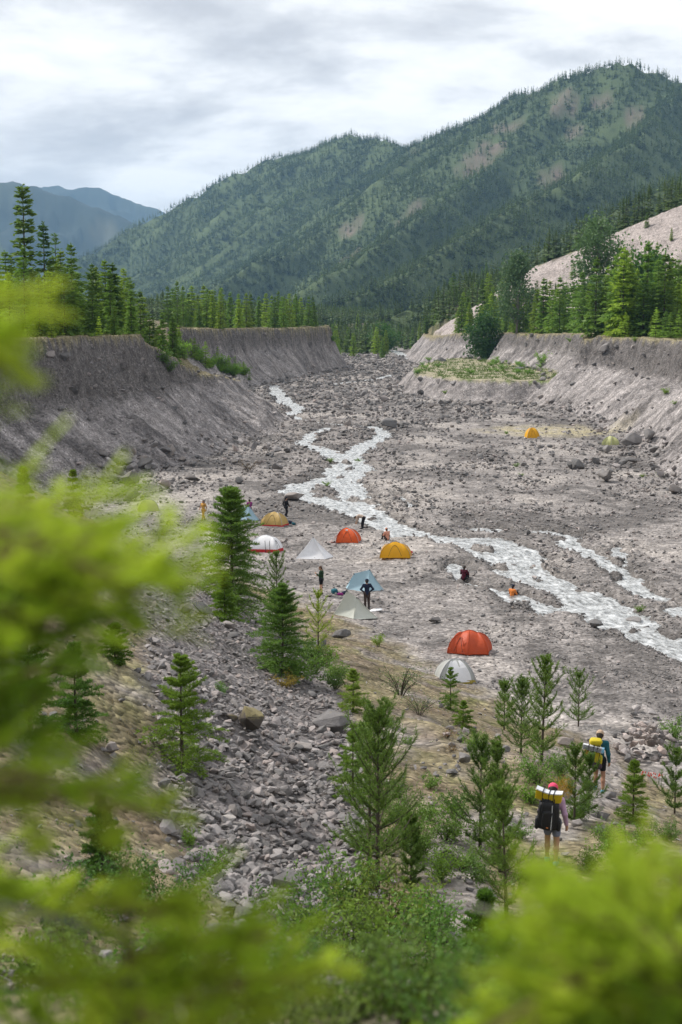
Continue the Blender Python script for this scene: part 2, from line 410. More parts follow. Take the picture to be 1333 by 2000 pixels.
def terrain(X, Y, parts=False):
    X, Y = np.asarray(X, float), np.asarray(Y, float)
    sh = X.shape; X, Y = X.ravel(), Y.ravel()
    st = stream(X, Y)
    nearv = Y < 700
    fl = .14 + .30 * fbm(X / 14, Y / 18, 3, 1) + .20 * np.maximum(0, fbm(X / 5, Y / 7, 3, 2)) + .10 * fbm(X / 1.4, Y / 1.6, 3, 3)
    fl = np.maximum(fl, -.02 + .06 * fbm(X / 1.1, Y / 1.1, 2, 4))
    ch = smooth(-1.0, .9, st)
    fl = fl * (1 - ch) - .42 * ch
    sl = slope_h(X, Y) + hump(X, Y) + .10 * fbm(X / .9, Y / .9, 3, 9)
    k = .5
    z = np.maximum(fl, sl) + np.maximum(0, k - np.abs(fl - sl)) ** 2 / (4 * k)
    cl, cr = caps(X, Y)
    stl = np.interp(Y, [200, 300, 400, 460, 900], [1, 1.05, 1.3, 1.9, 1.4])
    zl, dl, s_l = bank(X, Y, LB, LBP, cl, stl, 200)
    str_ = np.interp(Y, [200, 300, 400, 460, 900], [1.02, 1.05, 1.1, 1.4, 1.4])
    zr, dr, s_r = bank(X, Y, RB, RBP, cr, str_, 300)
    zt, dt, s_t = bank(X, Y, TB, TBP, 4.4 + .3 * fbm(X / 6, Y / 6, 3, 51), 1.5, 400)
    z0 = z
    z = np.maximum(np.maximum(z, zl), np.maximum(zr, zt))
    # the pale eroded hill behind the right-hand wood
    d, s, v = pl_dist(X, Y, PH, [p[2] for p in PH])
    behind = inside(X, Y, PHP)
    zp = np.where(behind, v + np.minimum(.10 * d, 12), v - .62 * d - .35 * d * np.abs(fbm(s / 16, d / 60, 3, 61)) * .5)
    zp = zp + .8 * fbm(X / 9, Y / 9, 3, 63) * (~behind)
    zp = np.where((dr > 15) & (X > 20), np.minimum(zp, 10.5 + .75 * np.maximum(dr - 15, 0)), -50)
    z1 = z
    z = np.maximum(z, np.where(Y < 2500, zp, -50))
    zm = mountain(X, Y)
    z2 = z
    z = np.maximum(z, zm)
    if parts:
        return [a.reshape(sh) for a in (z, st, fl, sl, zl, dl, zr, dr, zt, dt, (zp > z1) & (~behind), zm > z2, s_l, s_r)]
    return z.reshape(sh)
def tz(x, y): return float(terrain(np.array([x]), np.array([y]))[0])
_T = np.concatenate([np.linspace(4, 60, 70), np.linspace(61, 330, 135), np.linspace(333, 1200, 90)])
def hit(px, py):
    """where the sight line through a photo pixel meets the ground"""
    d = ray(px, py); t = _T / d[1]
    for _ in range(2):
        P = np.array([0, 0, CAMZ])[None] + d[None] * t[:, None]
        g = terrain(P[:, 0], P[:, 1]); k = int(np.argmax(g >= P[:, 2]))
        if g[k] < P[k, 2]: k = len(t) - 1
        if _ == 0: t = np.linspace(t[max(0, k - 1)], t[k], 14)
    return np.array([P[k, 0], P[k, 1], g[k]])

# ------------------------------------------------------------------ the ground sheet
rings = np.concatenate([np.geomspace(.7, 60, 190), np.arange(60.5, 330, .62), np.arange(330.8, 520, .95), np.arange(521, 700, 3.0), np.geomspace(702, 5200, 200), np.geomspace(5260, 10600, 60)])
fine = np.arange(-16.5, 16.51, .09)
outer = np.concatenate([np.arange(17, 30, .5), np.arange(30, 180, 6.0)])
ang = np.radians(np.concatenate([-outer[::-1], fine, outer]))
RR, AA = np.meshgrid(rings, ang, indexing='ij')
GX, GY = RR * np.sin(AA), RR * np.cos(AA)
(GZ, ST, FLO, SLO, ZL, DL, ZR, DR, ZT, DT, PINK, MTN, SLs, SRs) = terrain(GX, GY, True)
# rough grain of the ground itself, at the size of the mesh
GZ = GZ + .05 * fbm(GX / .45, GY / .45, 2, 501) * smooth(3, 10, RR) * (RR < 130)
nr, na = RR.shape
idx = np.arange(nr * na).reshape(nr, na)
FQ = np.stack([idx[:-1, :-1], idx[:-1, 1:], idx[1:, 1:], idx[1:, :-1]], -1).reshape(-1, 4)[:, ::-1]

# albedo zones
def C(*c): return np.array(c)
def blend(col, m, c): return col * (1 - m[..., None]) + c * m[..., None]
gravel, gravel_d, sand = C(.225, .206, .196), C(.125, .115, .110), C(.305, .278, .258)
col = np.zeros(RR.shape + (3,)) + gravel
n1 = fbm(GX / 11, GY / 16, 4, 601); n2 = fbm(GX / 2.3, GY / 3.0, 3, 602)
col = blend(col, smooth(.0, .26, n1 + .5 * n2), gravel_d)
col = blend(col, smooth(.05, .35, -n1 + .3 * n2), sand)
col = blend(col, smooth(-1.6, .2, ST) * .65, C(.085, .078, .072))             # wet margin
# banks: pale loose scree with streaks, compact layer above, darkened further by shade put into its colour
def bankcol(col, zb, de, s, on):
    sk = s + .35 * de + 1.5 * fbm(GX / 6, GY / 6, 3, 610); st1 = fbm(sk / 2.6, de / 11, 4, 611) + .3 * fbm(GX / 9, GY / 9, 2, 615); st2 = fbm(sk / .7, de / 6, 3, 612)
    c = np.zeros(col.shape) + C(.225, .206, .20)
    c = blend(c, smooth(.0, .38, st1 + .3 * st2), C(.32, .293, .283))
    c = blend(c, smooth(.08, .40, -st1 + .4 * st2), C(.115, .105, .103))
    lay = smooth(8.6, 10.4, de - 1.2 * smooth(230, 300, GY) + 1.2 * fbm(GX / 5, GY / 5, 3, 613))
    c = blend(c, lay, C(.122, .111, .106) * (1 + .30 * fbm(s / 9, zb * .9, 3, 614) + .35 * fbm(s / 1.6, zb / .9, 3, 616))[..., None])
    return blend(col, on, c)
onL = ((ZL >= np.maximum(FLO, SLO) - .05) & (DL > -.5)).astype(float) * (~MTN)
onR = ((ZR >= np.maximum(FLO, SLO) - .05) & (DR > -.5)).astype(float) * (~MTN)
onT = ((ZT >= np.maximum(FLO, ZR) - .02) & (DT > -.3)).astype(float) * (~MTN)
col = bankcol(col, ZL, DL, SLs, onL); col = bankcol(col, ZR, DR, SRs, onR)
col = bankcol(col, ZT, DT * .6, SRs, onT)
grassy, litter, tan = C(.115, .125, .045), C(.07, .068, .038), C(.185, .155, .085)
cl_, cr_ = caps(GX.ravel(), GY.ravel()); cl_, cr_ = cl_.reshape(GX.shape), cr_.reshape(GX.shape)
pl = onL * (ZL >= cl_ - .05); pr = onR * (ZR >= cr_ - .05)
top = np.maximum(pl, pr)
rim = top * (1 - smooth(13.8, 17, np.where(pl > 0, DL, DR)))
col = blend(col, top, litter); col = blend(col, top * smooth(-.1, .3, fbm(GX / 4, GY / 4, 3, 621)) * .8, grassy)
col = blend(col, rim * .85, C(.24, .205, .125))
ter = onT * (ZT >= 4.0)
col = blend(col, ter, C(.30, .27, .19)); col = blend(col, ter * smooth(.0, .3, fbm(GX / 3.5, GY / 3.5, 3, 622)), C(.13, .16, .055))
# foreground slope: scree tongue, mossy ground, trodden path
onS = smooth(-.1, .5, SLO - FLO) * (1 - onL) * (1 - onR) * (~MTN)
col = blend(col, onS, C(.20, .178, .16))
def scree_mask(X, Y):
    g = np.interp(Y, XG_Y, XG_X)
    wl = np.interp(Y, [14, 20, 26, 36, 50, 70, 85, 100], [.6, 1.6, 2.6, 4.2, 6.0, 7.5, 8, 9])
    wr = np.interp(Y, [14, 22, 30, 45, 60, 80, 100], [.4, .7, .8, 1.0, 1.2, 1.0, .5])
    o = g - X + .7 * fbm(X / 2.5, Y / 2.5, 3, 631)
    return smooth(-wr - .4, -wr + .3, o) * (1 - smooth(wl - .6, wl + .8, o)) * smooth(13, 19, Y) * (1 - smooth(84, 94, Y))
SC = scree_mask(GX, GY)
def path_pts(): return [tuple(hit(a, b)[:2]) for a, b in ((1010, 1900), (930, 1800), (875, 1700), (900, 1640), (985, 1590), (1070, 1640), (1160, 1545), (1190, 1500), (1165, 1440), (1110, 1412), (1000, 1395))]
PATH = path_pts()
pd, _, _ = pl_dist(GX, GY, PATH)
ms = smooth(-.38, .02, fbm(GX / 3.0, GY / 3.0, 4, 641)) * onS
col = blend(col, ms * (1 - SC) * .85, tan)
col = blend(col, ms * (1 - SC) * smooth(.05, .35, fbm(GX / 1.3, GY / 1.3, 3, 642)) * .85, C(.125, .125, .045))
soil = smooth(-.1, .3, fbm(GX / 2.2, GY / 2.2, 4, 647)) * onS * (1 - SC); col = blend(col, soil * .7, C(.135, .10, .072))
col = blend(col, onS * SC, C(.17, .154, .15))
PM = (1 - smooth(.35, .9, pd + .25 * fbm(GX / .9, GY / .9, 3, 643))) * onS
col = blend(col, PM * .8, C(.255, .232, .222))
dk = onS * smooth(24, 12, GY) * smooth(-.3, .3, fbm(GX / 2, GY / 2, 3, 644))
col = blend(col, dk * .8, C(.085, .088, .035))
# moss-yellow flat by the far yellow tents
fx, fy = at_z(1075, 843, 0)[:2]
fm = smooth(1.0, .35, np.hypot((GX - fx) / 13, (GY - fy) / 14) + .35 * fbm(GX / 5, GY / 8, 3, 645))
col = blend(col, fm * .95 * smooth(-.5, .05, fbm(GX / 2.2, GY / 4, 3, 646)), C(.33, .29, .185))
col = blend(col, PINK.astype(float), C(.34, .295, .275)); col = blend(col, PINK * smooth(.0, .35, fbm(GX / 6, GY / 12, 3, 651)) * .6, C(.22, .19, .175))
mt = MTN.astype(float)
col = blend(col, mt, C(.06, .085, .036)); col = blend(col, mt * smooth(.10, .35, fbm(GX / 140, GY / 140, 4, 661)) * .7, C(.085, .115, .045))
scar = np.zeros(RR.shape)
for p, r_ in zip(SCARS, SCAR_R):
    dd = np.hypot((GX - p[0]) / 1.0, (GY - p[1]) / 1.5) / (r_ * .78) + .9 * fbm(GX / 45, GY / 45, 4, 671)
    scar = np.maximum(scar, smooth(1.0, .5, dd) * (.55 + .6 * fbm(GX / 18, GY / 18, 3, 673)))
col = blend(col, scar * mt, C(.175, .13, .112))
farh = mt * (RR > 4700)
col = blend(col, farh, C(.028, .040, .032)); col = blend(col, farh * smooth(.12, .3, fbm(GX / 700, GY / 700, 4, 681)) * .6, C(.06, .075, .045))
cp = at_y(205, 438, 6450); cc = smooth(1.0, .6, np.hypot((GX - cp[0]) / 85, (GY - cp[1]) / 120) + .3 * fbm(GX / 150, GY / 150, 3, 682))
col = blend(col, farh * cc * .5, C(.16, .16, .11))

gm, t, b = new_mat('ground')
at = N(t, 'ShaderNodeAttribute', attribute_name='albedo'); tcx = N(t, 'ShaderNodeTexCoord')
gn = noise(t, tcx.outputs['Object'], .9, 8, .62); gn2 = noise(t, tcx.outputs['Object'], 7.0, 5, .65)
vo = N(t, 'ShaderNodeTexVoronoi'); vo.inputs['Scale'].default_value = 5.5; L(t, tcx.outputs['Object'], vo.inputs['Vector']); vo.inputs['Randomness'].default_value = 1
vo2 = N(t, 'ShaderNodeTexVoronoi'); vo2.inputs['Scale'].default_value = 1.7; L(t, tcx.outputs['Object'], vo2.inputs['Vector'])
hs = N(t, 'ShaderNodeSeparateColor'); L(t, vo.outputs['Color'], hs.inputs[0])
grey = math_n(t, 'MULTIPLY', ramp(t, gn, [(.28, .56), (.5, 1.0), (.72, 1.42)]), ramp(t, gn2, [(.25, .72), (.5, 1.0), (.75, 1.3)]))
grey = math_n(t, 'MULTIPLY', grey, ramp(t, hs.outputs[0], [(0, .55), (.4, .95), (.75, 1.05), (1, 1.55)]))
cg = N(t, 'ShaderNodeCombineColor'); [L(t, grey, cg.inputs[i]) for i in range(3)]
c = mix(t, 1.0, at.outputs['Color'], cg.outputs[0], 'MULTIPLY')
L(t, c, b.inputs['Base Color']); b.inputs['Roughness'].default_value = .95; b.inputs['Specular IOR Level'].default_value = .15
hgt = math_n(t, 'ADD', math_n(t, 'MULTIPLY', vo.outputs['Distance'], -.55), math_n(t, 'MULTIPLY', gn, .9))
hgt = math_n(t, 'ADD', hgt, math_n(t, 'MULTIPLY', vo2.outputs['Distance'], -.5))
bp = N(t, 'ShaderNodeBump'); bp.inputs['Strength'].default_value = .8; bp.inputs['Distance'].default_value = .16
L(t, hgt, bp.inputs['Height']); L(t, bp.outputs[0], b.inputs['Normal'])
gme = mk('ground', np.stack([GX, GY, GZ], -1), FQ, [gm], True)
ca = gme.attributes.new('albedo', 'FLOAT_COLOR', 'POINT')
ca.data.foreach_set('color', np.concatenate([np.clip(col, 0, 1), np.ones(col.shape[:2] + (1,))], -1).astype(np.float32).ravel())
ground = tag(obj('ground', gme), 'grey gravel valley floor with eroded banks and forested mountains', 'ground', kind='structure')

# ------------------------------------------------------------------ water
ra = np.concatenate([np.arange(60, 130, .22), np.arange(130, 260, .42), np.arange(260, 460, 1.0), np.arange(460, 1000, 3.0)])
aa = np.radians(np.arange(-8, 17, .05))
WR, WA = np.meshgrid(ra, aa, indexing='ij'); WX, WY = WR * np.sin(WA), WR * np.cos(WA)
ws = stream(WX.ravel(), WY.ravel()).reshape(WX.shape)
# direction of flow for the streaks
fl_s = np.zeros(WX.shape); fl_d = np.full(WX.shape, 1e9)
for P, hw in BRAIDS:
    d, s, _ = pl_dist(WX, WY, P); m = d < fl_d; fl_d = np.where(m, d, fl_d); fl_s = np.where(m, s, fl_s)
wz = -.13 + .10 * fbm(fl_s / .9, fl_d / .5, 3, 701) + .05 * fbm(WX / .35, WY / .4, 2, 702) + .10 * np.maximum(0, fbm(fl_s / 2.2, fl_d / 1.4, 2, 704))
wi = np.arange(WX.size).reshape(WX.shape)
inw = ws > -.75
cell = inw[:-1, :-1] | inw[1:, :-1] | inw[:-1, 1:] | inw[1:, 1:]
q = np.stack([wi[:-1, :-1], wi[:-1, 1:], wi[1:, 1:], wi[1:, :-1]], -1)[cell][:, ::-1]
used, inv = np.unique(q, return_inverse=True)
wm, t, b = new_mat('stream_water')
at = N(t, 'ShaderNodeAttribute', attribute_name='flow'); tcx = N(t, 'ShaderNodeTexCoord')
f1 = noise(t, at.outputs['Vector'], 1.6, 8, .72, .35); f2 = noise(t, tcx.outputs['Object'], 2.2, 7, .75)
foam = ramp(t, math_n(t, 'ADD', math_n(t, 'MULTIPLY', f1, .6), math_n(t, 'MULTIPLY', f2, .4)), [(.40, 0.0), (.49, .36), (.63, 1.0)])
L(t, mix(t, foam, (.085, .085, .078), (.70, .72, .73)), b.inputs['Base Color'])
L(t, ramp(t, foam, [(0, .12), (1, .65)]), b.inputs['Roughness']); b.inputs['Specular IOR Level'].default_value = .6
bp = N(t, 'ShaderNodeBump'); bp.inputs['Strength'].default_value = .7; bp.inputs['Distance'].default_value = .12
L(t, math_n(t, 'ADD', f1, math_n(t, 'MULTIPLY', f2, .6)), bp.inputs['Height']); L(t, bp.outputs[0], b.inputs['Normal'])
wme = mk('river', np.stack([WX, WY, wz], -1).reshape(-1, 3)[used], inv.reshape(-1, 4), [wm], True)
fa = wme.attributes.new('flow', 'FLOAT_VECTOR', 'POINT')
fv = np.stack([fl_s * .55, fl_d * 1.5, wz * 0], -1).reshape(-1, 3)[used]
fa.data.foreach_set('vector', fv.astype(np.float32).ravel())
tag(obj('river', wme), 'braided white stream running over grey gravel', 'river', kind='structure')

# ------------------------------------------------------------------ haze
hz, t, b = new_mat('haze'); t.nodes.remove(b)
pv = N(t, 'ShaderNodeVolumePrincipled'); pv.inputs['Density'].default_value = 6.2e-5; pv.inputs['Color'].default_value = (.38, .66, 1.0, 1)
pv.inputs['Anisotropy'].default_value = .1
L(t, pv.outputs[0], t.nodes['Material Output'].inputs['Volume'])
_zmin, _zmax = float(GZ.min()) - 1.0, float(GZ.max()) + 60
hb = MB().box((0, 0, (_zmin + _zmax) / 2), (21800, 21800, _zmax - _zmin)).build('haze', hz)
tag(hb, 'thin blue air between the camera and the far hills', 'haze', kind='stuff')
# ================================================================== rocks
M_rock = rock_mat('rock_grey', (.060, .055, .055), (.20, .184, .18), (.25, .205, .18))
M_dark = rock_mat('rock_dark', (.042, .040, .042), (.10, .094, .094), (.12, .10, .092))
M_talus = rock_mat('rock_talus', (.11, .10, .10), (.33, .30, .295), (.34, .27, .245))
def moss_rock(name, base, moss, amount):
    m, t, b = new_mat(name); tcx = N(t, 'ShaderNodeTexCoord'); geo = N(t, 'ShaderNodeNewGeometry')
    n1 = noise(t, tcx.outputs['Object'], 2.2, 6, .62); n2 = noise(t, tcx.outputs['Object'], 14, 5, .65)
    c = mix(t, n1, tuple(x * .6 for x in base), tuple(x * 1.35 for x in base))
    sn = N(t, 'ShaderNodeSeparateXYZ'); L(t, geo.outputs['Normal'], sn.inputs[0])
    f = math_n(t, 'ADD', math_n(t, 'ADD', math_n(t, 'MULTIPLY', sn.outputs[2], .5), n1), math_n(t, 'SUBTRACT', math_n(t, 'MULTIPLY', n2, .5), 1.25 - amount))
    c = mix(t, ramp(t, f, [(.0, 0.0), (.22, 1.0)]), c, mix(t, n2, tuple(x * .6 for x in moss), moss))
    L(t, c, b.inputs['Base Color']); b.inputs['Roughness'].default_value = .9; b.inputs['Specular IOR Level'].default_value = .2
    bp = N(t, 'ShaderNodeBump'); bp.inputs['Strength'].default_value = .6; bp.inputs['Distance'].default_value = .05
    L(t, math_n(t, 'ADD', n1, n2), bp.inputs['Height']); L(t, bp.outputs[0], b.inputs['Normal'])
    return m
M_mossy = moss_rock('rock_mossy', (.12, .105, .09), (.27, .23, .12), .42)
M_mosstop = moss_rock('rock_moss_topped', (.19, .18, .178), (.27, .235, .13), .02)

def rock_mesh(name, seed, m, npts=15, rnd=.5, sub=0, squash=.72):
    """a worn angular stone: hull of scattered points, edges knocked off"""
    r = np.random.default_rng(seed)
    p = r.normal(size=(npts, 3)); p /= np.linalg.norm(p, axis=1)[:, None]
    p *= r.uniform(.78, 1.0, (npts, 1)); p *= np.array([1, r.uniform(.7, .95), squash * r.uniform(.8, 1.1)])
    bm = bmesh.new()
    for v in p: bm.verts.new(v)
    out = bmesh.ops.convex_hull(bm, input=bm.verts)
    bmesh.ops.delete(bm, geom=[g for g in out['geom_interior'] if isinstance(g, bmesh.types.BMVert)], context='VERTS')
    if sub:
        bmesh.ops.bevel(bm, geom=list(bm.edges), offset=.10 * rnd * 2, segments=2, profile=.6, affect='EDGES', clamp_overlap=True)
        bmesh.ops.triangulate(bm, faces=bm.faces)
        bmesh.ops.subdivide_edges(bm, edges=list(bm.edges), cuts=sub, use_grid_fill=True)
        co = np.array([v.co for v in bm.verts])
        n = .10 * fbm(co[:, 0] * 1.6 + co[:, 2] * 1.1 + seed, co[:, 1] * 1.6 - co[:, 2] * .9, 4, seed) + .03 * fbm(co[:, 0] * 6 + co[:, 2] * 5, co[:, 1] * 6 - co[:, 2] * 4, 3, seed + 5)
        for v, k in zip(bm.verts, n): v.co *= 1 + float(k) * 1.5
    else:
        bmesh.ops.bevel(bm, geom=list(bm.edges), offset=.055 * rnd * 2, segments=1, affect='EDGES', clamp_overlap=True)
    me = bpy.data.meshes.new(name); bm.to_mesh(me); bm.free(); me.materials.append(m)
    if sub: me.polygons.foreach_set('use_smooth', np.ones(len(me.polygons), bool))
    me.update(); return me
LOW = [rock_mesh('stone', 100 + i, M_rock, 11 + i % 5, .5, 0, (.62, .78, .9)[i % 3]) for i in range(10)]
LOWT = [rock_mesh('stone', 130 + i, M_talus, 10 + i % 5, .4, 0, (.62, .8, .9)[i % 3]) for i in range(10)]
HIGH = [rock_mesh('boulder', 200 + i, M_rock, 14 + i % 5, .5, 1, (.65, .8)[i % 2]) for i in range(8)]
HIGHD = [rock_mesh('boulder', 220 + i, M_dark, 14 + i % 5, .45, 1, (.65, .8)[i % 2]) for i in range(6)]
def rock_at(name, me, px, py, wpx, label, cat='boulder', group=None, hsc=.8, sink=.18, tilt=.25, rz=None, p=None):
    """a rock standing where the photo shows its base"""
    p = hit(px, py) if p is None else p
    w = wpx * p[1] / FPX
    o = obj(name, me, None, (p[0], p[1] + w * .3, tz(p[0], p[1] + w * .3) + w * .5 * hsc * (1 - 2 * sink)), (random.uniform(-tilt, tilt), random.uniform(-tilt, tilt), random.uniform(0, 6.28) if rz is None else rz), (w / 2 * 1.04, w / 2 * 1.0, w / 2 * hsc * 1.15))
    return tag(o, label, cat, group)
big1 = rock_mesh('boulder', 301, M_mosstop, 16, .7, 2, .75); big2 = rock_mesh('boulder', 312, M_mossy, 13, .35, 2, .9)
pale = rock_mesh('boulder', 305, rock_mat('rock_pale', (.30, .28, .26), (.40, .37, .35), (.36, .32, .29)), 16, .7, 2, .55)
rock_at('boulder', big1, 652, 1434, 88, 'big rounded grey boulder with a moss topped crown in the scree', hsc=.78, rz=.4, tilt=.1)
rock_at('boulder', big2, 488, 1440, 82, 'leaning boulder coated in tan moss at the middle of the scree', hsc=.98, rz=2.2, tilt=.15)
rock_at('boulder', rock_mesh('boulder', 307, M_mossy, 12, .5, 1, .7), 452, 1416, 34, 'small tan mossy rock leaning on the big mossy boulder', hsc=.8)
rock_at('boulder', pale, 440, 1612, 52, 'flat pale boulder lying on the mossy slope beside dark rock', hsc=.6, rz=.3, tilt=.15)
rock_at('boulder', HIGHD[1], 462, 1600, 40, 'dark rock behind the flat pale boulder on the slope', hsc=.7)
for k, a in enumerate([
    (HIGH[0], 557, 1742, 84, 'broad angular grey boulder low in the scree above the blurred branches', .75),
    (HIGHD[0], 388, 1203, 56, 'dark angular boulder at the foot of the small bright spruce', .8),
    (HIGH[1], 362, 1200, 34, 'pinkish block leaning on the dark boulder near the spruces', .9),
    (HIGHD[2], 851, 1219, 31, 'lone round dark grey boulder on the sand above the rust tent', .72),
    (HIGHD[3], 1165, 1228, 42, 'dark boulder at the near edge of the stream on the right', .62),
    (HIGH[2], 1243, 1224, 46, 'brown boulder standing in the stream beside small wet rocks', .66),
    (HIGH[3], 1265, 1238, 26, 'small tan rock in the stream just below the brown boulder', .7),
    (HIGHD[1], 254, 951, 52, 'largest dark block in the rock pile at the left bank', .95),
    (HIGHD[4], 219, 945, 30, 'dark upright slab just left of the largest block', .9),
    (HIGHD[0], 374, 944, 40, 'dark boulder right of the rock pile under the left bank', .75),
    (HIGHD[5], 467, 946, 24, 'square grey block alone on gravel below the left bank', .95),
    (HIGH[4], 574, 979, 56, 'flat grey rock lying at the edge of the stream bend', .45),
    (HIGHD[2], 762, 840, 42, 'dark boulder on the gravel bar beside the upper stream', .8),
    (HIGH[5], 789, 836, 30, 'grey rock just right of the dark boulder on the bar', .55),
    (HIGHD[3], 1131, 917, 40, 'dark boulder in the middle right of the gravel flat', .75),
    (HIGHD[4], 1187, 943, 46, 'big dark boulder at the foot of the right hand scree', .85),
    (HIGH[6], 1237, 873, 46, 'round dark boulder beside the pale green tent', .85),
    (HIGH[7], 1270, 862, 42, 'tilted grey slab behind the round boulder near the pale green tent', .95),
    (HIGHD[5], 1322, 966, 42, 'dark boulder on the right hand scree at the picture edge', .75),
    (HIGH[0], 908, 1492, 38, 'round grey boulder on the mossy hump above the young pines', .95),
    (HIGHD[2], 886, 1517, 36, 'low dark rock left of the round grey boulder', .6),
    (HIGH[3], 1110, 1462, 50, 'half buried boulder behind the young pines by the trail', .55),
    (HIGH[5], 1192, 1562, 42, 'flat trail rock beside the feet of the front hiker', .45),
    (HIGHD[1], 1180, 1602, 34, 'dark rock beside the trail between the two hikers', .7),
    (HIGHD[3], 1178, 1632, 36, 'dark block below the trail bend under the pines', .8),
    (HIGH[1], 1128, 1618, 28, 'small grey rock by the trail below the orange tinged pine', .8),
    (HIGH[2], 630, 1712, 46, 'brown grey rock near the lower end of the scree', .7),
    (HIGH[6], 668, 1248, 44, 'mossy brown rock on the hump below the grey tent', .6),
    (HIGHD[4], 625, 1268, 46, 'dark rock in front of the bushes below the grey tent', .7),
    (HIGH[4], 447, 1228, 40, 'grey rock at the top of the scree below the spruces', .6),
    (HIGHD[0], 505, 1222, 40, 'dark grey rock at the scree top beside the pine', .7),
    (HIGH[7], 455, 1248, 36, 'flat grey rock among the talus below the spruces', .5),
    (HIGHD[2], 612, 1368, 34, 'dark wet looking stone just above the big moss topped boulder', .8),
    (HIGH[1], 595, 1470, 46, 'flat brownish stone in the scree below the moss topped boulder', .55),
    (HIGH[2], 885, 1842, 60, 'pinkish half buried boulder above the broadleaf thicket', .5),
    (HIGH[5], 690, 1668, 36, 'grey stone at the scree edge under the tall pines', .7),
    (HIGHD[0], 870, 1680, 40, 'dark stone beside the bare earth under the pines', .6),
    (HIGH[6], 893, 1684, 32, 'grey stone next to the dark stone under the pines', .7),
    (HIGH[3], 215, 1472, 44, 'tan mossy stone half hidden on the left slope', .6)]):
    rock_at('boulder', a[0], a[1], a[2], a[3], a[4], hsc=a[5])
# boulders stuck in the banks
def on_bank(px, py, wpx, label, me, hsc=.8):
    p = hit(px, py); w = wpx * p[1] / FPX
    tag(obj('boulder', me, None, (p[0], p[1] + w * .05, p[2]), (random.uniform(-.5, .5), random.uniform(-.5, .5), random.uniform(0, 6)), (w / 2, w / 2, w / 2 * hsc)), label, 'boulder')
on_bank(97, 700, 30, 'pale boulder stuck in the top of the left bank', HIGH[0])
on_bank(126, 702, 32, 'grey green boulder stuck beside the pale one in the left bank', HIGH[1])
on_bank(140, 770, 32, 'dark boulder half way down the left bank face', HIGHD[0], .7)
on_bank(338, 796, 22, 'dark stone on the left bank scree below the bushes', HIGHD[2])
on_bank(8, 905, 40, 'pinkish boulder on the left scree at the picture edge', HIGH[3])
on_bank(222, 848, 16, 'small block alone on the left scree', HIGHD[3]); on_bank(1182, 680, 34, 'pale boulder stuck under the right bank rim', HIGH[4])
on_bank(1260, 695, 18, 'small boulder stuck in the dark layer of the right bank', HIGH[5]); on_bank(1120, 750, 18, 'grey stone below the dark layer of the right bank', HIGH[6])
on_bank(865, 706, 24, 'dark boulder standing at the back of the green terrace', HIGHD[1], .9); on_bank(1015, 722, 34, 'low dark boulder at the right of the green terrace', HIGHD[4], .7)
on_bank(823, 742, 20, 'dark boulder at the left end of the terrace face', HIGHD[5]); on_bank(858, 746, 22, 'dark boulder under the terrace rim', HIGHD[0]); on_bank(887, 748, 22, 'grey boulder under the terrace rim right of the dark one', HIGH[2])

# ---- clusters of boulders one could count: copies that share meshes
def cluster(n, cx, cy, sx, sy, smin, smax, group, label, pool, dens=None, seed=0):
    r = np.random.default_rng(seed)
    for k in range(n):
        for _ in range(30):
            px, py = r.normal(cx, sx), r.normal(cy, sy)
            if abs(px - cx) < 2 * sx and abs(py - cy) < 2 * sy and px < 1400: break
        p = hit(px, py); w = (smin + (smax - smin) * r.random() ** 1.9) * p[1] / FPX
        o = obj('boulder', pool[r.integers(len(pool))], None, (p[0], p[1], p[2] + w * .27), tuple(r.uniform(-.5, .5, 2)) + (r.uniform(0, 6.28),), (w / 2, w / 2 * r.uniform(.75, 1), w / 2 * r.uniform(.65, .95)))
        tag(o, label, 'boulder', group)
MIX = LOW + LOWT[:4] + HIGHD[:3]
cluster(48, 300, 918, 85, 30, 15, 42, 'boulders piled at the foot of the left bank', 'grey boulder in the pile at the foot of the left bank', MIX, seed=1)
cluster(28, 470, 885, 60, 26, 12, 34, 'boulders along the end of the left bank', 'dark boulder strewn below the end of the left bank', MIX, seed=2)
cluster(28, 1225, 912, 55, 28, 14, 36, 'boulders at the foot of the right scree', 'grey boulder among those at the foot of the right scree', MIX, seed=3)
cluster(14, 1050, 897, 28, 12, 10, 22, 'boulders in the middle of the right flat', 'dark stone in the patch in the middle of the right flat', MIX, seed=4)
cluster(22, 1040, 800, 120, 10, 10, 24, 'boulders below the right terrace', 'grey boulder below the right terrace and bank', MIX, seed=5)
cluster(24, 780, 795, 90, 26, 10, 26, 'dark boulders across the upper valley floor', 'dark boulder strewn across the upper valley floor', MIX, seed=6)
cluster(16, 1060, 1095, 70, 26, 10, 24, 'wet boulders between the stream braids', 'wet grey boulder between the braids of the stream', MIX, seed=7)
cluster(24, 1235, 1450, 62, 42, 14, 36, 'stones around the stone pile', 'stone lying around the stone pile by the trail', LOWT + HIGH[:4], seed=8)
cluster(30, 870, 1490, 75, 55, 12, 30, 'rocks on the mossy hump', 'rock lying on the mossy hump above the pines', MIX, seed=9)
cluster(24, 640, 1620, 60, 70, 16, 38, 'large stones of the lower scree', 'large stone at the lower edge of the scree', LOWT + HIGH[:3], seed=10)

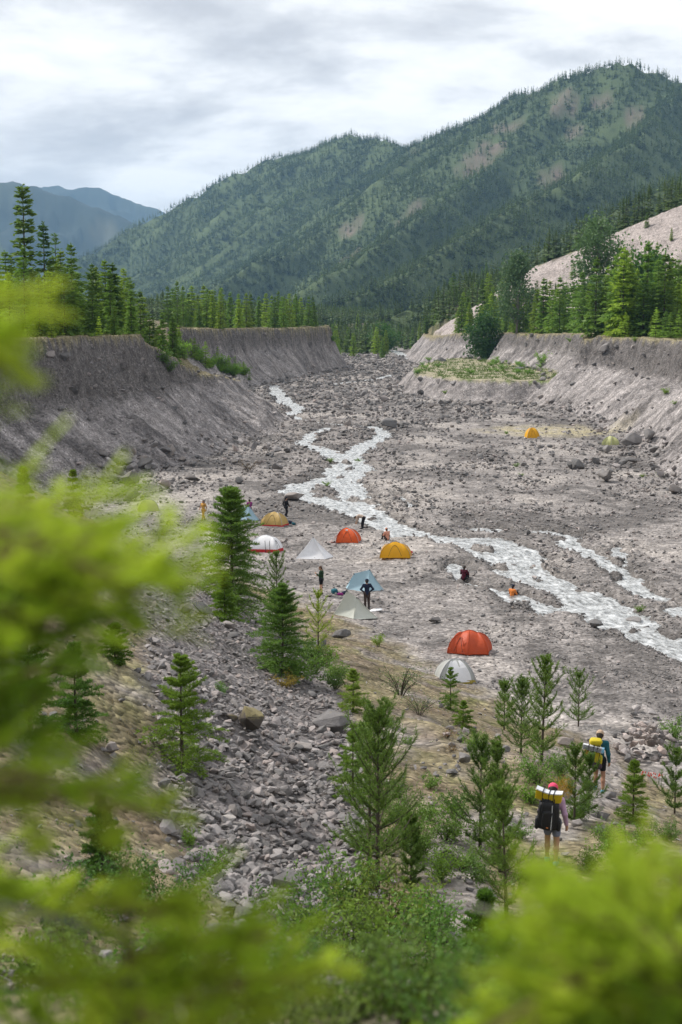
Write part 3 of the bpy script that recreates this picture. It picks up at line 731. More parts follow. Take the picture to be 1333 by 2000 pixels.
# ---- the cairn of piled stones beside the trail
cp_ = hit(1262, 1478); cairn = thing('stone_pile', 'heap of rounded stones piled beside the trail on the right', 'stone pile', tuple(cp_), scale=1.45)
r_ = np.random.default_rng(5); ppm = FPX / cp_[1]
for k in range(72):
    f = k / 72; lay = int(f ** .8 * 4.6)
    an = r_.uniform(0, 6.28); rad = (1.12 - .20 * lay) * (r_.uniform(.15, 1) ** .6)
    s = r_.uniform(.13, .22) * (1 if lay < 3 else .8)
    o = obj('stone', (LOWT + HIGH)[r_.integers(18)], cairn, (rad * math.cos(an), rad * math.sin(an) * .75, .08 + .20 * lay), tuple(r_.uniform(-.5, .5, 3) * (1, 1, 6)), (s, s * r_.uniform(.75, 1), s * .85)); o.color = (1.5, 1.42, 1.38, 1)
# ring of stones by the sitting orange camper
fp = hit(1016, 1186); ring = thing('stone_ring', 'low ring of grey stones beside the camper sitting by the stream', 'stone ring', tuple(fp))
for k in range(16):
    an = k * .785 + (.2 if k > 7 else 0); rad = .62 if k < 8 else .5; s = r_.uniform(.17, .25)
    obj('stone', LOW[k % 10], ring, (rad * math.cos(an), rad * .8 * math.sin(an), .08 + .22 * (k > 7)), (0, 0, an * 3), (s, s * .8, s * .7))

# ---- loose stones beyond counting
def instancer(name, me_pts, protos, m=None):
    """one object of scattered copies: geometry nodes put a stone or tree on each point"""
    ng = bpy.data.node_groups.new(name, 'GeometryNodeTree')
    ng.interface.new_socket('Geometry', in_out='INPUT', socket_type='NodeSocketGeometry'); ng.interface.new_socket('Geometry', in_out='OUTPUT', socket_type='NodeSocketGeometry')
    gi, go = ng.nodes.new('NodeGroupInput'), ng.nodes.new('NodeGroupOutput')
    jn = ng.nodes.new('GeometryNodeJoinGeometry')
    for pr in protos:
        pr = pr if isinstance(pr, (list, tuple)) else (pr,)
        j2 = ng.nodes.new('GeometryNodeJoinGeometry')
        for o in pr:
            oi = ng.nodes.new('GeometryNodeObjectInfo'); oi.transform_space = 'ORIGINAL'; oi.inputs['Object'].default_value = o
            ng.links.new(oi.outputs['Geometry'], j2.inputs[0])
        g2 = ng.nodes.new('GeometryNodeGeometryToInstance'); ng.links.new(j2.outputs[0], g2.inputs[0]); ng.links.new(g2.outputs[0], jn.inputs[0])
    ip = ng.nodes.new('GeometryNodeInstanceOnPoints'); ip.inputs['Pick Instance'].default_value = True
    ng.links.new(gi.outputs[0], ip.inputs['Points']); ng.links.new(jn.outputs[0], ip.inputs['Instance'])
    for nm, ty, sk in (('rot', 'FLOAT_VECTOR', 'Rotation'), ('scl', 'FLOAT_VECTOR', 'Scale'), ('pick', 'INT', 'Instance Index')):
        na_ = ng.nodes.new('GeometryNodeInputNamedAttribute'); na_.data_type = ty; na_.inputs['Name'].default_value = nm
        ng.links.new(na_.outputs['Attribute'], ip.inputs[sk])
    ng.links.new(ip.outputs[0], go.inputs[0])
    o = obj(name, me_pts); md = o.modifiers.new('scatter', 'NODES'); md.node_group = ng
    o['kind'] = 'stuff'; return o
def points(name, P, rot, scl, pick):
    me = bpy.data.meshes.new(name); n = len(P); me.vertices.add(n); me.vertices.foreach_set('co', np.asarray(P, np.float32).ravel())
    for nm, ty, a, pr in (('rot', 'FLOAT_VECTOR', rot, 'vector'), ('scl', 'FLOAT_VECTOR', scl, 'vector'), ('pick', 'INT', pick, 'value')):
        at_ = me.attributes.new(nm, ty, 'POINT'); at_.data.foreach_set(pr, np.asarray(a, np.int32 if ty == 'INT' else np.float32).ravel())
    me.update(); return me
_boul = [o for o in COL.objects if o.name.startswith('boulder')]
def proto_for(me):
    for o in COL.objects:
        if o.data == me: return o
PL = [p for p in (proto_for(m) for m in LOW) if p]; PT = [p for p in (proto_for(m) for m in LOWT) if p]; PD = [p for p in (proto_for(m) for m in HIGHD[:3]) if p]
def polar(n, r0, r1, a0, a1, r, power=0.0):
    """points whose density falls with distance, as stones too small to see are left out"""
    u = r.random(n); rr = r0 * (r1 / r0) ** (u ** (1 - power)); a = np.radians(r.uniform(a0, a1, n)); return rr * np.sin(a), rr * np.cos(a), rr
def strew(name, label, n, r0, r1, mask, size, protos, seed, flat=.75, power=0.0, cat='stones'):
    r = np.random.default_rng(seed); X, Y, D = polar(n, r0, r1, -15.5, 15.5, r, power)
    parts_ = terrain(X, Y, True); keep = r.random(n) < mask(X, Y, parts_); X, Y, D = X[keep], Y[keep], D[keep]; Z = parts_[0][keep]
    s = size(X, Y, D, r); k = len(X)
    sc = np.stack([s * r.uniform(.8, 1.2, k), s * r.uniform(.7, 1.1, k), s * r.uniform(.55, .95, k) * flat / .75], -1)
    o = instancer(name, points(name, np.stack([X, Y, Z + s * .34], -1), np.stack([r.normal(0, .35, k), r.normal(0, .35, k), r.uniform(0, 6.28, k)], -1), sc, r.integers(0, len(protos), k)), protos)
    tag(o, label, cat); return o, k
def m_floor(X, Y, P):
    st = P[1]; on = (P[4] < P[2] + .1) & (P[6] < P[2] + .1) & (P[8] < P[2] + .1) & (P[3] < P[2])
    dn = smooth(-.12, .30, fbm(X / 7, Y / 10, 3, 801) + .45 * fbm(X / 1.8, Y / 2.4, 3, 803))
    edge = smooth(3.5, .3, np.abs(st)) * (st < .5)
    rocky = np.maximum(np.maximum(dn * .8, edge * .75), smooth(210, 300, Y) * .55)
    camp = smooth(1.3, .7, np.hypot((X - 1) / 9, (Y - 95) / 26)); flat = smooth(1.3, .8, np.hypot((X - fx) / 14, (Y - fy) / 16))
    rocky = rocky * (1 - .55 * camp) * (1 - .85 * flat)
    foot = np.maximum(smooth(-9, -.5, P[5]), smooth(-9, -.5, P[7])); rocky = np.maximum(rocky, foot * .9)
    return on * (st < .25) * np.clip(rocky + .16, 0, 1)
strew('riverbed_stones', 'grey stones strewn all over the valley floor', 110000, 55, 620, m_floor,
      lambda X, Y, D, r: np.clip((1.1 + 5.2 * r.random(len(D)) ** 3.6) * D / FPX, .05, .7), PL + PT + PD, 21, power=-.0)
strew('valley_rubble', 'dark rubble in patches across the upper valley floor', 42000, 125, 620, lambda X, Y, P: ((P[4] < P[2] + .1) & (P[6] < P[2] + .1) & (P[8] < P[2] + .1) & (P[1] < .3)) * smooth(-.05, .22, fbm(X / 9, Y / 22, 3, 807) + .35 * fbm(X / 2.5, Y / 5, 2, 808)) * smooth(1.2, 1.7, np.hypot((X - fx) / 14, (Y - fy) / 16) + 0) * (.35 + .65 * smooth(170, 260, Y)),
      lambda X, Y, D, r: np.clip((1.8 + 6.5 * r.random(len(D)) ** 2.4) * D / FPX, .1, 1.1), PD + PL[:4], 29)
strew('stream_stones', 'dark wet stones along and in the stream', 9000, 60, 420, lambda X, Y, P: (np.abs(P[1] + .1) < .9) * .85 + (P[1] > .6) * .14,
      lambda X, Y, D, r: np.clip((1.6 + 5.0 * r.random(len(D)) ** 3) * D / FPX, .07, .55), PD + PL[:3], 22)
strew('scree_stones', 'grey angular talus stones covering the foreground slope', 60000, 13, 98, lambda X, Y, P: scree_mask(X, Y) * (P[3] > P[2]) * .95,
      lambda X, Y, D, r: np.clip((.042 + .12 * r.random(len(D)) ** 3.2) * (1 + .35 * (D < 40)), .0035 * 0 + 2.2 * D / FPX, .3), PT + PL[:3], 23)
strew('slope_stones', 'scattered stones on the mossy ground of the foreground', 16000, 8, 80, lambda X, Y, P: (1 - scree_mask(X, Y)) * (P[3] > P[2]) * (.08 + .6 * smooth(.0, .3, fbm(X / 1.8, Y / 1.8, 3, 811))),
      lambda X, Y, D, r: np.clip(.025 + .11 * r.random(len(D)) ** 4, 1.5 * D / FPX, .2), PL + PT, 24)
def m_bank(X, Y, P):
    onl = (P[4] > np.maximum(P[2], P[3]) + .1) & (P[5] > 0) & (P[5] < 12); onr = (P[6] > np.maximum(P[2], P[3]) + .1) & (P[7] > 0) & (P[7] < 12)
    dd = np.where(onl, P[5], P[7]); low = smooth(5.5, 0, dd + 3 * fbm(X / 6, Y / 6, 3, 821)); up = smooth(8, 10.5, dd) * .28
    return (onl | onr) * (low * .9 + up * 1.6 + .05)
strew('bank_stones', 'stones lodged in and rolled down the eroded banks', 38000, 95, 480, m_bank,
      lambda X, Y, D, r: np.clip((1.5 + 7.5 * r.random(len(D)) ** 3.2) * D / FPX, .1, 1.1), PL + PT[:4], 25)
# ================================================================== plants
M_bark = plain('bark', (.085, .068, .055), .9, .35, 6, .1, .4); M_bark_pale = plain('bark_pale', (.22, .20, .18), .9, .3, 8, .1, .3)
M_fir = foliage('needles_fir', (.062, .122, .022), (.185, .28, .046), .43)
M_pine = foliage('needles_pine', (.062, .125, .024), (.18, .28, .048), .43)
M_young = foliage('needles_young', (.10, .19, .022), (.26, .36, .05), .45)
M_far = foliage('needles_far', (.036, .072, .026), (.17, .24, .062), .30, nscale=.4, patch=.006)
M_leaf = foliage('leaves_shrub', (.05, .105, .024), (.145, .225, .048), .42)
M_pop = foliage('leaves_poplar', (.07, .12, .045), (.14, .20, .085), .38)
M_new = foliage('needles_new_growth', (.28, .46, .02), (.56, .65, .06), .6)
M_orange = foliage('needles_dying', (.30, .16, .02), (.42, .28, .04), .35)
M_straw = foliage('dry_stems', (.24, .19, .10), (.36, .29, .15), .3)

def unit(a): return a / (np.linalg.norm(a, axis=-1, keepdims=True) + 1e-9)
def needle_tris(P, D, Ln, Wd, r):
    s = unit(np.cross(D, r.normal(size=D.shape))) * (Wd / 2)[:, None]
    V = np.stack([P - s, P + s, P + D * Ln[:, None]], 1).reshape(-1, 3)
    return V, np.arange(len(V)).reshape(-1, 3)
def leaf_quads(P, D, Ln, Wd, r, flat=.6):
    up = unit(np.array([0, 0, 1.0]) * flat + r.normal(size=D.shape) * (1 - flat))
    s = unit(np.cross(D, up)) * (Wd / 2)[:, None]; m = P + D * (Ln * .45)[:, None]
    V = np.stack([P, m - s, P + D * Ln[:, None], m + s], 1).reshape(-1, 3)
    return V, np.arange(len(V)).reshape(-1, 4)
def branch_layout(r, h, base, width, nw, nb, p=.85, e_top=.9, e_bot=-.05, droop=.25, tipup=0.0, zj=.5, lowtaper=.15):
    zf = np.repeat(base + (.955 - base) * (np.arange(nw) + r.uniform(-zj, zj, nw) * .8) / (nw - 1), nb)
    zf = np.clip(zf + r.normal(0, .004, zf.shape), base * .8, .985)
    az = r.uniform(0, 6.283, nw).repeat(nb) + np.tile(np.arange(nb) * 6.283 / nb, nw) + r.normal(0, .25, nw * nb)
    Lb = width * h * ((1 - zf) ** p) * np.minimum(1, (zf - base) / lowtaper + .6) * r.uniform(.50, 1.18, nw * nb) * np.repeat(r.uniform(.8, 1.12, nw), nb) + .012 * h
    e = e_bot + (e_top - e_bot) * smooth(.1, 1.0, zf) + r.normal(0, .07, nw * nb)
    return zf * h, az, Lb, e, droop * r.uniform(.5, 1.4, nw * nb), tipup
def bpos(z, az, Lb, e, dr, tu, t):
    ca, sa = np.cos(az), np.sin(az)
    rad = Lb * t
    zz_ = z + Lb * (e * t - dr * t * t + tu * t ** 3)
    P = np.stack([ca * rad, sa * rad, zz_], -1)
    A = unit(np.stack([ca, sa, e - 2 * dr * t + 3 * tu * t * t], -1)); Sd = np.stack([-sa, ca, 0 * ca], -1)
    return P, A, Sd
def stem_mesh(h, r0, m, lay=None, limb=.25, bend=0.0, seed=0, n=6, lr=.0035):
    r = np.random.default_rng(seed); mb = MB()
    mb.tube([(bend * h * math.sin(k / 7 * 2.2) * .5, bend * h * math.sin(k * .5) * .3, h * k / 7 - (.15 if k == 0 else 0)) for k in range(8)], [r0 * (1 - .93 * k / 7) for k in range(8)], n)
    if lay is not None:
        z, az, Lb, e, dr, tu = lay
        for i in range(len(z)):
            if r.random() > limb: continue
            ts = (0, .35, .7, .95); q = [bpos(z[i:i + 1], az[i:i + 1], Lb[i:i + 1], e[i:i + 1], dr[i:i + 1], tu, np.array([t_]))[0][0] for t_ in ts]
            w = lr * h * (.4 + Lb[i] / (Lb.max()))
            mb.tube(q, [w, w * .75, w * .5, w * .2], 3, False)
    return mkl('trunk', mb.V, mb.F, [m], True)
def fir_near(seed, h, width=.30, nw=24, nb=6, m=M_fir, base=.03, droop=.18, twigs=9, nn=11, nl=.05, e_top=1.0, sparse=0.0, p=.85):
    nw = max(8, int(nw * .82)); twigs += 2; nl *= 1.1
    """young fir: flat sprays of twigs, each twig lined with needles"""
    r = np.random.default_rng(seed); lay = branch_layout(r, h, base, width, nw, nb, p=p, droop=droop, e_top=e_top, e_bot=.05)
    z, az, Lb, e, dr, tu = lay; nbr = len(z)
    T = np.tile(np.linspace(.12, 1, twigs), nbr) + r.normal(0, .03, nbr * twigs); rep = lambda a: np.repeat(a, twigs)
    P, A, Sd = bpos(rep(z), rep(az), rep(Lb), rep(e), rep(dr), tu, T)
    P2, A2, S2 = np.repeat(P, 2, 0), np.repeat(A, 2, 0), np.repeat(Sd, 2, 0); sg = np.tile([1, -1], len(P))[:, None]
    TD = unit(A2 * .75 + S2 * sg * r.uniform(.5, 1.0, (len(P2), 1)) + np.array([0, 0, .12]) + r.normal(0, .12, P2.shape))
    tl = (np.repeat(rep(Lb), 2) * .36 * (1.15 - np.repeat(T, 2)) + .016 * h) * r.uniform(.6, 1.2, len(P2))
    k = r.random(len(P2)) > sparse; P2, TD, tl, A2 = P2[k], TD[k], tl[k], A2[k]
    q = np.tile(np.linspace(.05, 1, nn), len(P2)); rp = lambda a: np.repeat(a, nn, 0)
    NP = rp(P2) + rp(TD) * (rp(tl) * q)[:, None]
    nd = unit(rp(TD) * .75 + r.normal(0, .55, NP.shape) + np.array([0, 0, .15]))
    ln = nl * r.uniform(.7, 1.25, len(NP))
    V, Fc = needle_tris(NP, nd, ln, ln * .22 + .004, r)
    # leader
    kz = r.uniform(.90, 1.0, 160) * h; d = unit(np.stack([r.normal(0, 1, 160), r.normal(0, 1, 160), r.uniform(.6, 1.6, 160)], -1))
    V2, F2 = needle_tris(np.stack([0 * kz, 0 * kz, kz], -1), d, np.full(160, nl), np.full(160, nl * .2 + .003), r)
    return mk('crown', np.concatenate([V, V2]), np.concatenate([Fc, F2 + len(V)]), [m]), stem_mesh(h * .97, .016 * h + .008, M_bark, lay, .8, .01, seed)
def pine_near(seed, h, width=.22, nw=9, nb=5, m=M_pine, base=.10, nn=70, nl=.085, lean=.0):
    width *= 1.22; nb = max(4, nb - (seed % 2)); nw = max(6, nw - seed % 3)
    """young lodgepole pine: upswept branches like bottle brushes"""
    r = np.random.default_rng(seed); lay = branch_layout(r, h, base, width, nw, nb, p=.58, e_top=1.6, e_bot=.30, droop=-.10, tipup=.32, zj=.4)
    z, az, Lb, e, dr, tu = lay; nbr = len(z)
    T = np.tile(np.linspace(.10, 1.0, nn), nbr); rep = lambda a: np.repeat(a, nn)
    P, A, Sd = bpos(rep(z), rep(az), rep(Lb), rep(e), rep(dr), tu, T)
    # side shoots
    ns = 7; Ts = np.tile(np.linspace(.22, .88, ns), nbr) + r.normal(0, .05, nbr * ns); rs = lambda a: np.repeat(a, ns)
    PS, AS, SS = bpos(rs(z), rs(az), rs(Lb), rs(e), rs(dr), tu, Ts); sg = np.where(np.arange(len(PS)) % 2, 1, -1)[:, None]
    SD = unit(AS * .8 + SS * sg * .75 + np.array([0, 0, .35]) + r.normal(0, .15, PS.shape)); sl = rs(Lb) * .42 * r.uniform(.6, 1.2, len(PS))
    n2 = 26; q = np.tile(np.linspace(.1, 1, n2), len(PS)); r2 = lambda a: np.repeat(a, n2, 0)
    P = np.concatenate([P, r2(PS) + r2(SD) * (r2(sl) * q)[:, None]]); A = np.concatenate([A, r2(SD)])
    kz = r.uniform(.80, 1.0, 260) * h; P = np.concatenate([P, np.stack([0 * kz, 0 * kz, kz], -1)]); A = np.concatenate([A, np.tile([0, 0, 1.0], (260, 1))])
    d = unit(A * .85 + r.normal(0, .55, P.shape)); ln = nl * r.uniform(.6, 1.2, len(P))
    V, Fc = needle_tris(P, d, ln, ln * .12 + .004, r)
    return mk('crown', V, Fc, [m]), stem_mesh(h * .98, .014 * h + .008, M_bark, lay, 1.0, lean, seed, lr=.0045)
def conifer_mid(seed, h, width=.20, nw=24, nb=7, m=M_fir, base=.05, twigs=8, droop=.22, sparse=.0, p=.85, e_top=.8, tw=.82):
    """full-grown conifer: drooping branches, twigs as narrow sprays"""
    r = np.random.default_rng(seed); lay = branch_layout(r, h, base, width, nw, nb, p=p, droop=droop, e_top=e_top, e_bot=-.10, lowtaper=.10)
    z, az, Lb, e, dr, tu = lay; nbr = len(z)
    T = np.tile(np.linspace(.18, .95, twigs), nbr) + r.normal(0, .05, nbr * twigs); rep = lambda a: np.repeat(a, twigs)
    P, A, Sd = bpos(rep(z), rep(az), rep(Lb), rep(e), rep(dr), tu, T)
    P2, A2, S2 = np.repeat(P, 2, 0), np.repeat(A, 2, 0), np.repeat(Sd, 2, 0); sg = np.tile([1, -1], len(P))[:, None]
    TD = unit(A2 * .8 + S2 * sg * r.uniform(.35, 1.0, (len(P2), 1)) + r.normal(0, .20, P2.shape) - np.array([0, 0, .08]))
    tl = (np.repeat(rep(Lb), 2) * .42 * (1.2 - np.repeat(T, 2)) + .024 * h) * r.uniform(.55, 1.25, len(P2))
    k = r.random(len(P2)) > sparse; P2, TD, tl = P2[k], TD[k], tl[k]
    V, Fc = leaf_quads(P2, TD, tl, tl * .42 * tw, r, .55)
    kz = np.linspace(.88, .995, 26) * h; d = unit(np.stack([r.normal(0, 1, 26), r.normal(0, 1, 26), np.full(26, 1.1)], -1))
    V2, F2 = leaf_quads(np.stack([0 * kz, 0 * kz, kz], -1), d, np.linspace(.05, .02, 26) * h, np.full(26, .012 * h), r)
    return mk('crown', np.concatenate([V, V2]), np.concatenate([Fc, F2 + len(V)]), [m]), stem_mesh(h * .99, .013 * h, M_bark, lay, .25, .004, seed, 5, .0022)
def conifer_far(seed, h, width=.18, nw=11, nb=7, m=M_far):
    r = np.random.default_rng(seed); z, az, Lb, e, dr, tu = branch_layout(r, h, .05, width, nw, nb, p=.9, droop=.35, e_top=.5, e_bot=-.05)
    P, A, Sd = bpos(z, az, Lb, e, dr, tu, np.full(len(z), .05))
    V, Fc = leaf_quads(P, unit(A + r.normal(0, .1, A.shape) - np.array([0, 0, .25])), Lb * 1.1, Lb * .75 + .02 * h, r, .75)
    V2, F2 = leaf_quads(np.array([[0, 0, .7 * h], [0, 0, .72 * h]]), np.array([[0, 0.02, 1.0], [0.02, 0, 1.0]]), np.full(2, .3 * h), np.full(2, .05 * h), r)
    return mk('crown', np.concatenate([V, V2]), np.concatenate([Fc, F2 + len(V)]), [m]), stem_mesh(h * .9, .012 * h, M_bark, None, 0, 0, seed, 4)
def shrub_mesh(seed, h, rad, nst=12, ntw=9, nlf=9, leaf=.06, m=M_leaf, wood=M_bark, upright=.9, sparse=0.0, lw=.55):
    """broadleaf shrub: arching stems, side twigs, single leaves"""
    r = np.random.default_rng(seed); mb = MB(); PP, DD = [], []
    for i in range(nst):
        an = r.uniform(0, 6.283); out = np.array([math.cos(an), math.sin(an), 0]) * rad * r.uniform(.25, 1); hh = h * r.uniform(.55, 1.0) * (1 - .35 * np.linalg.norm(out) / rad)
        b0 = out * .12; pts = [b0 + out * t_ ** 1.5 + np.array([0, 0, hh * (t_ ** upright)]) for t_ in np.linspace(0, 1, 6)]
        mb.tube(pts, [.012 * h * (1 - .8 * k / 5) for k in range(6)], 3, False)
        for j in range(ntw):
            t_ = r.uniform(.18, 1); k = min(4, int(t_ * 5)); f = t_ * 5 - k; p = pts[k] * (1 - f) + pts[k + 1] * f
            d = unit(r.normal(size=3) + np.array([0, 0, .5]) + .6 * out / (rad + 1e-6)); l = .30 * rad * r.uniform(.5, 1.3)
            if j % 2 == 0: mb.tube([p, p + d * l], [.004 * h, .0015 * h], 3, False)
            q = np.linspace(.1, 1.1, nlf)[:, None]; PP.append(p + d * l * q + r.normal(0, .05 * rad, (nlf, 3))); DD.append(unit(d * .5 + r.normal(size=(nlf, 3)) * .8 + np.array([0, 0, .05])))
    P, D = np.concatenate(PP), np.concatenate(DD); k = r.random(len(P)) >= sparse; P, D = P[k], D[k]; P[:, 2] = np.maximum(P[:, 2], .01)
    ln = leaf * r.uniform(.6, 1.3, len(P)); V, Fc = leaf_quads(P, D, ln, ln * lw, r, .55)
    return mk('foliage', V, Fc, [m]), mkl('stems', mb.V, mb.F, [wood], True)
def broadleaf_tree(seed, h, rad, m, n=2600, leaf=.30, base=.2):
    r = np.random.default_rng(seed); mb = MB(); mb.tube([(0, 0, -.2), (.02 * h, 0, .4 * h), (0, .01 * h, .95 * h)], [.018 * h, .012 * h, .002 * h], 6)
    cl = []
    for i in range(34):
        zf = r.uniform(base, 1); rr = rad * (math.sin(math.pi * min(1, (zf - base) / (1 - base) * .92 + .08)) ** .7) * r.uniform(.2, 1); an = r.uniform(0, 6.28)
        c_ = np.array([rr * math.cos(an), rr * math.sin(an), zf * h]); cl.append(c_)
        mb.tube([(0, 0, max(.1, zf - .2) * h), c_ * (.6, .6, 1) - (0, 0, .04 * h), c_], [.006 * h, .003 * h, .001 * h], 3, False)
    cl = np.array(cl); w = r.integers(0, len(cl), n); P = cl[w] + r.normal(size=(n, 3)) * rad * np.array([.20, .20, .24])
    D = unit(r.normal(size=(n, 3))); ln = leaf * r.uniform(.6, 1.3, n); V, Fc = leaf_quads(P, D, ln, ln * .7, r, .4)
    return mk('crown', V, Fc, [m]), mkl('trunk', mb.V, mb.F, [M_bark_pale], True)
def plant(name, cr, tr, label, cat, p, rotz=0, sc=1.0, group=None, names=('crown', 'trunk'), tint=None, sink=.05, lean=0.0, wide=1.0):
    th = thing(name, label, cat, (p[0], p[1], p[2] - sink), rotz, (sc * wide, sc * wide, sc), group)
    if lean: th.rotation_euler[1] = lean
    t_ = obj(names[1], tr, th); c_ = obj(names[0], cr, th)
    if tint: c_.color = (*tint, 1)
    return th

# ---- young conifers of the foreground, each where the photo roots it
def tree_at(kind, label, px, ybase, ytop, seed, p=None, cat='tree', name='fir_tree', **kw):
    """grown at its own height: base pixel gives the place, top pixel the height"""
    p = hit(px, ybase) if p is None else p
    tp = at_y(px, ytop, p[1]); h = float(tp[2] - p[2]); tint = kw.pop('tint', None); lean = kw.pop('lean_', 0.0)
    cr, tr = kind(seed, h, **kw); th = plant(name, cr, tr, label, cat, p, random.uniform(0, 6), 1, tint=tint, lean=lean); th['h'] = h
    return th
PINE, FIR = pine_near, fir_near
tree_at(FIR, 'tall dark spruce standing at the top of the foreground scree', 453, 1194, 948, 1, width=.40, nw=36, nb=8, nl=.12, twigs=9, nn=9, droop=.30, name='spruce_tree', m=M_fir, p=None, tint=(1.0, 1.1, 1.0))
tree_at(FIR, 'small bright green spruce in front of the tall dark spruce', 440, 1216, 1118, 2, width=.42, nw=18, nb=7, nl=.08, name='spruce_tree', m=M_young, tint=(.95, 1.0, .9), nn=9)
tree_at(PINE, 'slim pine with a spire top behind the dense bluish spruce', 541, 1225, 1082, 3, width=.22, nw=9, nl=.13, name='pine_tree', nn=50)
tree_at(FIR, 'dense bluish spruce right of the two scree top spruces', 552, 1318, 1140, 4, width=.50, nw=28, nb=7, nl=.09, name='spruce_tree', m=M_fir, tint=(1.15, 1.25, 1.2), nn=9)
tree_at(PINE, 'thin yellowish pine in front of the man in green', 622, 1292, 1160, 5, width=.25, nw=8, nl=.10, name='pine_tree', tint=(2.4, 1.9, 1.2), nn=40)
tree_at(FIR, 'bright young fir standing alone on the mossy slope left of the scree', 357, 1497, 1278, 6, width=.50, nw=20, nb=6, twigs=11, nn=13, nl=.055, droop=.22, name='fir_tree', m=M_young, tint=(1.05, 1.05, .95))
tree_at(FIR, 'small lime green fir behind the moss topped boulder', 690, 1388, 1305, 7, width=.45, nw=14, nl=.05, m=M_young, nn=10)
tree_at(PINE, 'tallest dark pine of the foreground beside the lower scree', 738, 1745, 1385, 8, width=.235, nw=13, nb=6, nl=.085, nn=85, name='pine_tree')
tree_at(PINE, 'second dark pine close behind the tallest foreground pine', 722, 1700, 1405, 9, width=.22, nw=11, nb=5, nl=.085, nn=70, name='pine_tree')
tree_at(FIR, 'yellow green fir leaning behind the tallest foreground pine', 690, 1560, 1415, 10, width=.40, nw=13, nl=.06, m=M_young, sparse=.25)
tree_at(PINE, 'broad pine left of the three slim pines near the trail', 938, 1655, 1448, 11, width=.26, nw=10, nb=6, nl=.085, nn=75, name='pine_tree')
tree_at(PINE, 'slim pine with a bare dark stem in the middle of the trailside pines', 978, 1705, 1455, 12, width=.19, nw=10, nb=5, nl=.085, name='pine_tree', lean_=.05)
tree_at(PINE, 'lowest pine of the trailside group just left of the pink capped hiker', 990, 1790, 1535, 13, width=.22, nw=9, nb=5, nl=.085, name='pine_tree', lean_=.06)
tree_at(PINE, 'tall slim pine with a long leader below the pale dome tent', 1058, 1490, 1288, 14, width=.22, nw=11, nb=5, nl=.10, name='pine_tree', lean_=.03)
tree_at(PINE, 'bushy pine left of the slim pine with the long leader', 1018, 1472, 1335, 15, width=.34, nw=9, nb=6, nl=.10, name='pine_tree')
tree_at(PINE, 'small pine at the left end of the row under the pale dome tent', 985, 1425, 1333, 16, width=.28, nw=7, nl=.10, name='pine_tree', nn=50)
tree_at(PINE, 'rounded pine at the right end of the row beside the front hiker', 1130, 1420, 1318, 17, width=.34, nw=8, nb=6, nl=.10, name='pine_tree', nn=60)
tree_at(FIR, 'light green fir in front of the pale dome tent', 880, 1385, 1302, 18, width=.42, nw=12, nl=.05, m=M_young, tint=(.7, .8, .75))
tree_at(FIR, 'low spreading lime fir below the pale dome tent', 905, 1418, 1368, 19, width=.7, nw=9, nl=.05, m=M_young)
pt = tree_at(PINE, 'pine with orange dying needles between the two hikers', 1122, 1608, 1462, 20, width=.28, nw=8, nb=5, nl=.085, name='pine_tree')
r0 = np.random.default_rng(77); q_ = r0.normal(size=(700, 3)) * .12 + np.array([-.30, -.15, pt['h'] * .52]); ov, of_ = needle_tris(q_, unit(r0.normal(size=q_.shape) + (0, 0, 1)), np.full(700, .08), np.full(700, .012), r0)
od = obj('dying_branch', mk('dying_branch', ov, of_, [M_orange]), pt, (0, 0, 0), (0, 0, -pt.rotation_euler[2])); od['label'] = 'orange dying needles on one side of the pine'
tree_at(PINE, 'thin dark stemmed pine right of the orange tinged pine', 1150, 1590, 1478, 21, width=.25, nw=7, nl=.085, name='pine_tree', nn=50)
tree_at(FIR, 'bright fir on the right side of the trail', 1237, 1610, 1480, 22, width=.34, nw=15, nl=.05, m=M_young, tint=(.8, .85, .8))
tree_at(PINE, 'upright pine at the right picture edge beside the trail', 1318, 1590, 1470, 23, width=.32, nw=8, nl=.10, name='pine_tree')
tree_at(PINE, 'slender pine sapling low beside the tallest foreground pine', 803, 1735, 1590, 24, width=.20, nw=8, nl=.085, name='pine_tree', nn=55)
tree_at(FIR, 'bright feathery fir in the broadleaf thicket at the bottom', 945, 1905, 1735, 25, width=.36, nw=16, nl=.06, m=M_young, tint=(.65, .8, .8))
tree_at(FIR, 'dark fir on the left slope behind the blurred branches', 200, 1720, 1555, 26, width=.34, nw=16, nl=.055, tint=(.75, .9, .85))  # whole crown tinted a darker green
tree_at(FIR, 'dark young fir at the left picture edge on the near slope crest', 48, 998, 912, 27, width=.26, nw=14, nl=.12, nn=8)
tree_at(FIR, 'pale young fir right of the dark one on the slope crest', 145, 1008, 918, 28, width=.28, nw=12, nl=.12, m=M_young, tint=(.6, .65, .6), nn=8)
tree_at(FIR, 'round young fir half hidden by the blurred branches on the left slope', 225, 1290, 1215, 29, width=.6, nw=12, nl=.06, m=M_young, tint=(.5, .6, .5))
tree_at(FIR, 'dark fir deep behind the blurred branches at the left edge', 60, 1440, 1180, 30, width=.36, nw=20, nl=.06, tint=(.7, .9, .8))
tree_at(FIR, 'second dark fir behind the blurred branches on the left', 150, 1440, 1250, 31, width=.36, nw=18, nl=.06, tint=(.7, .9, .8))

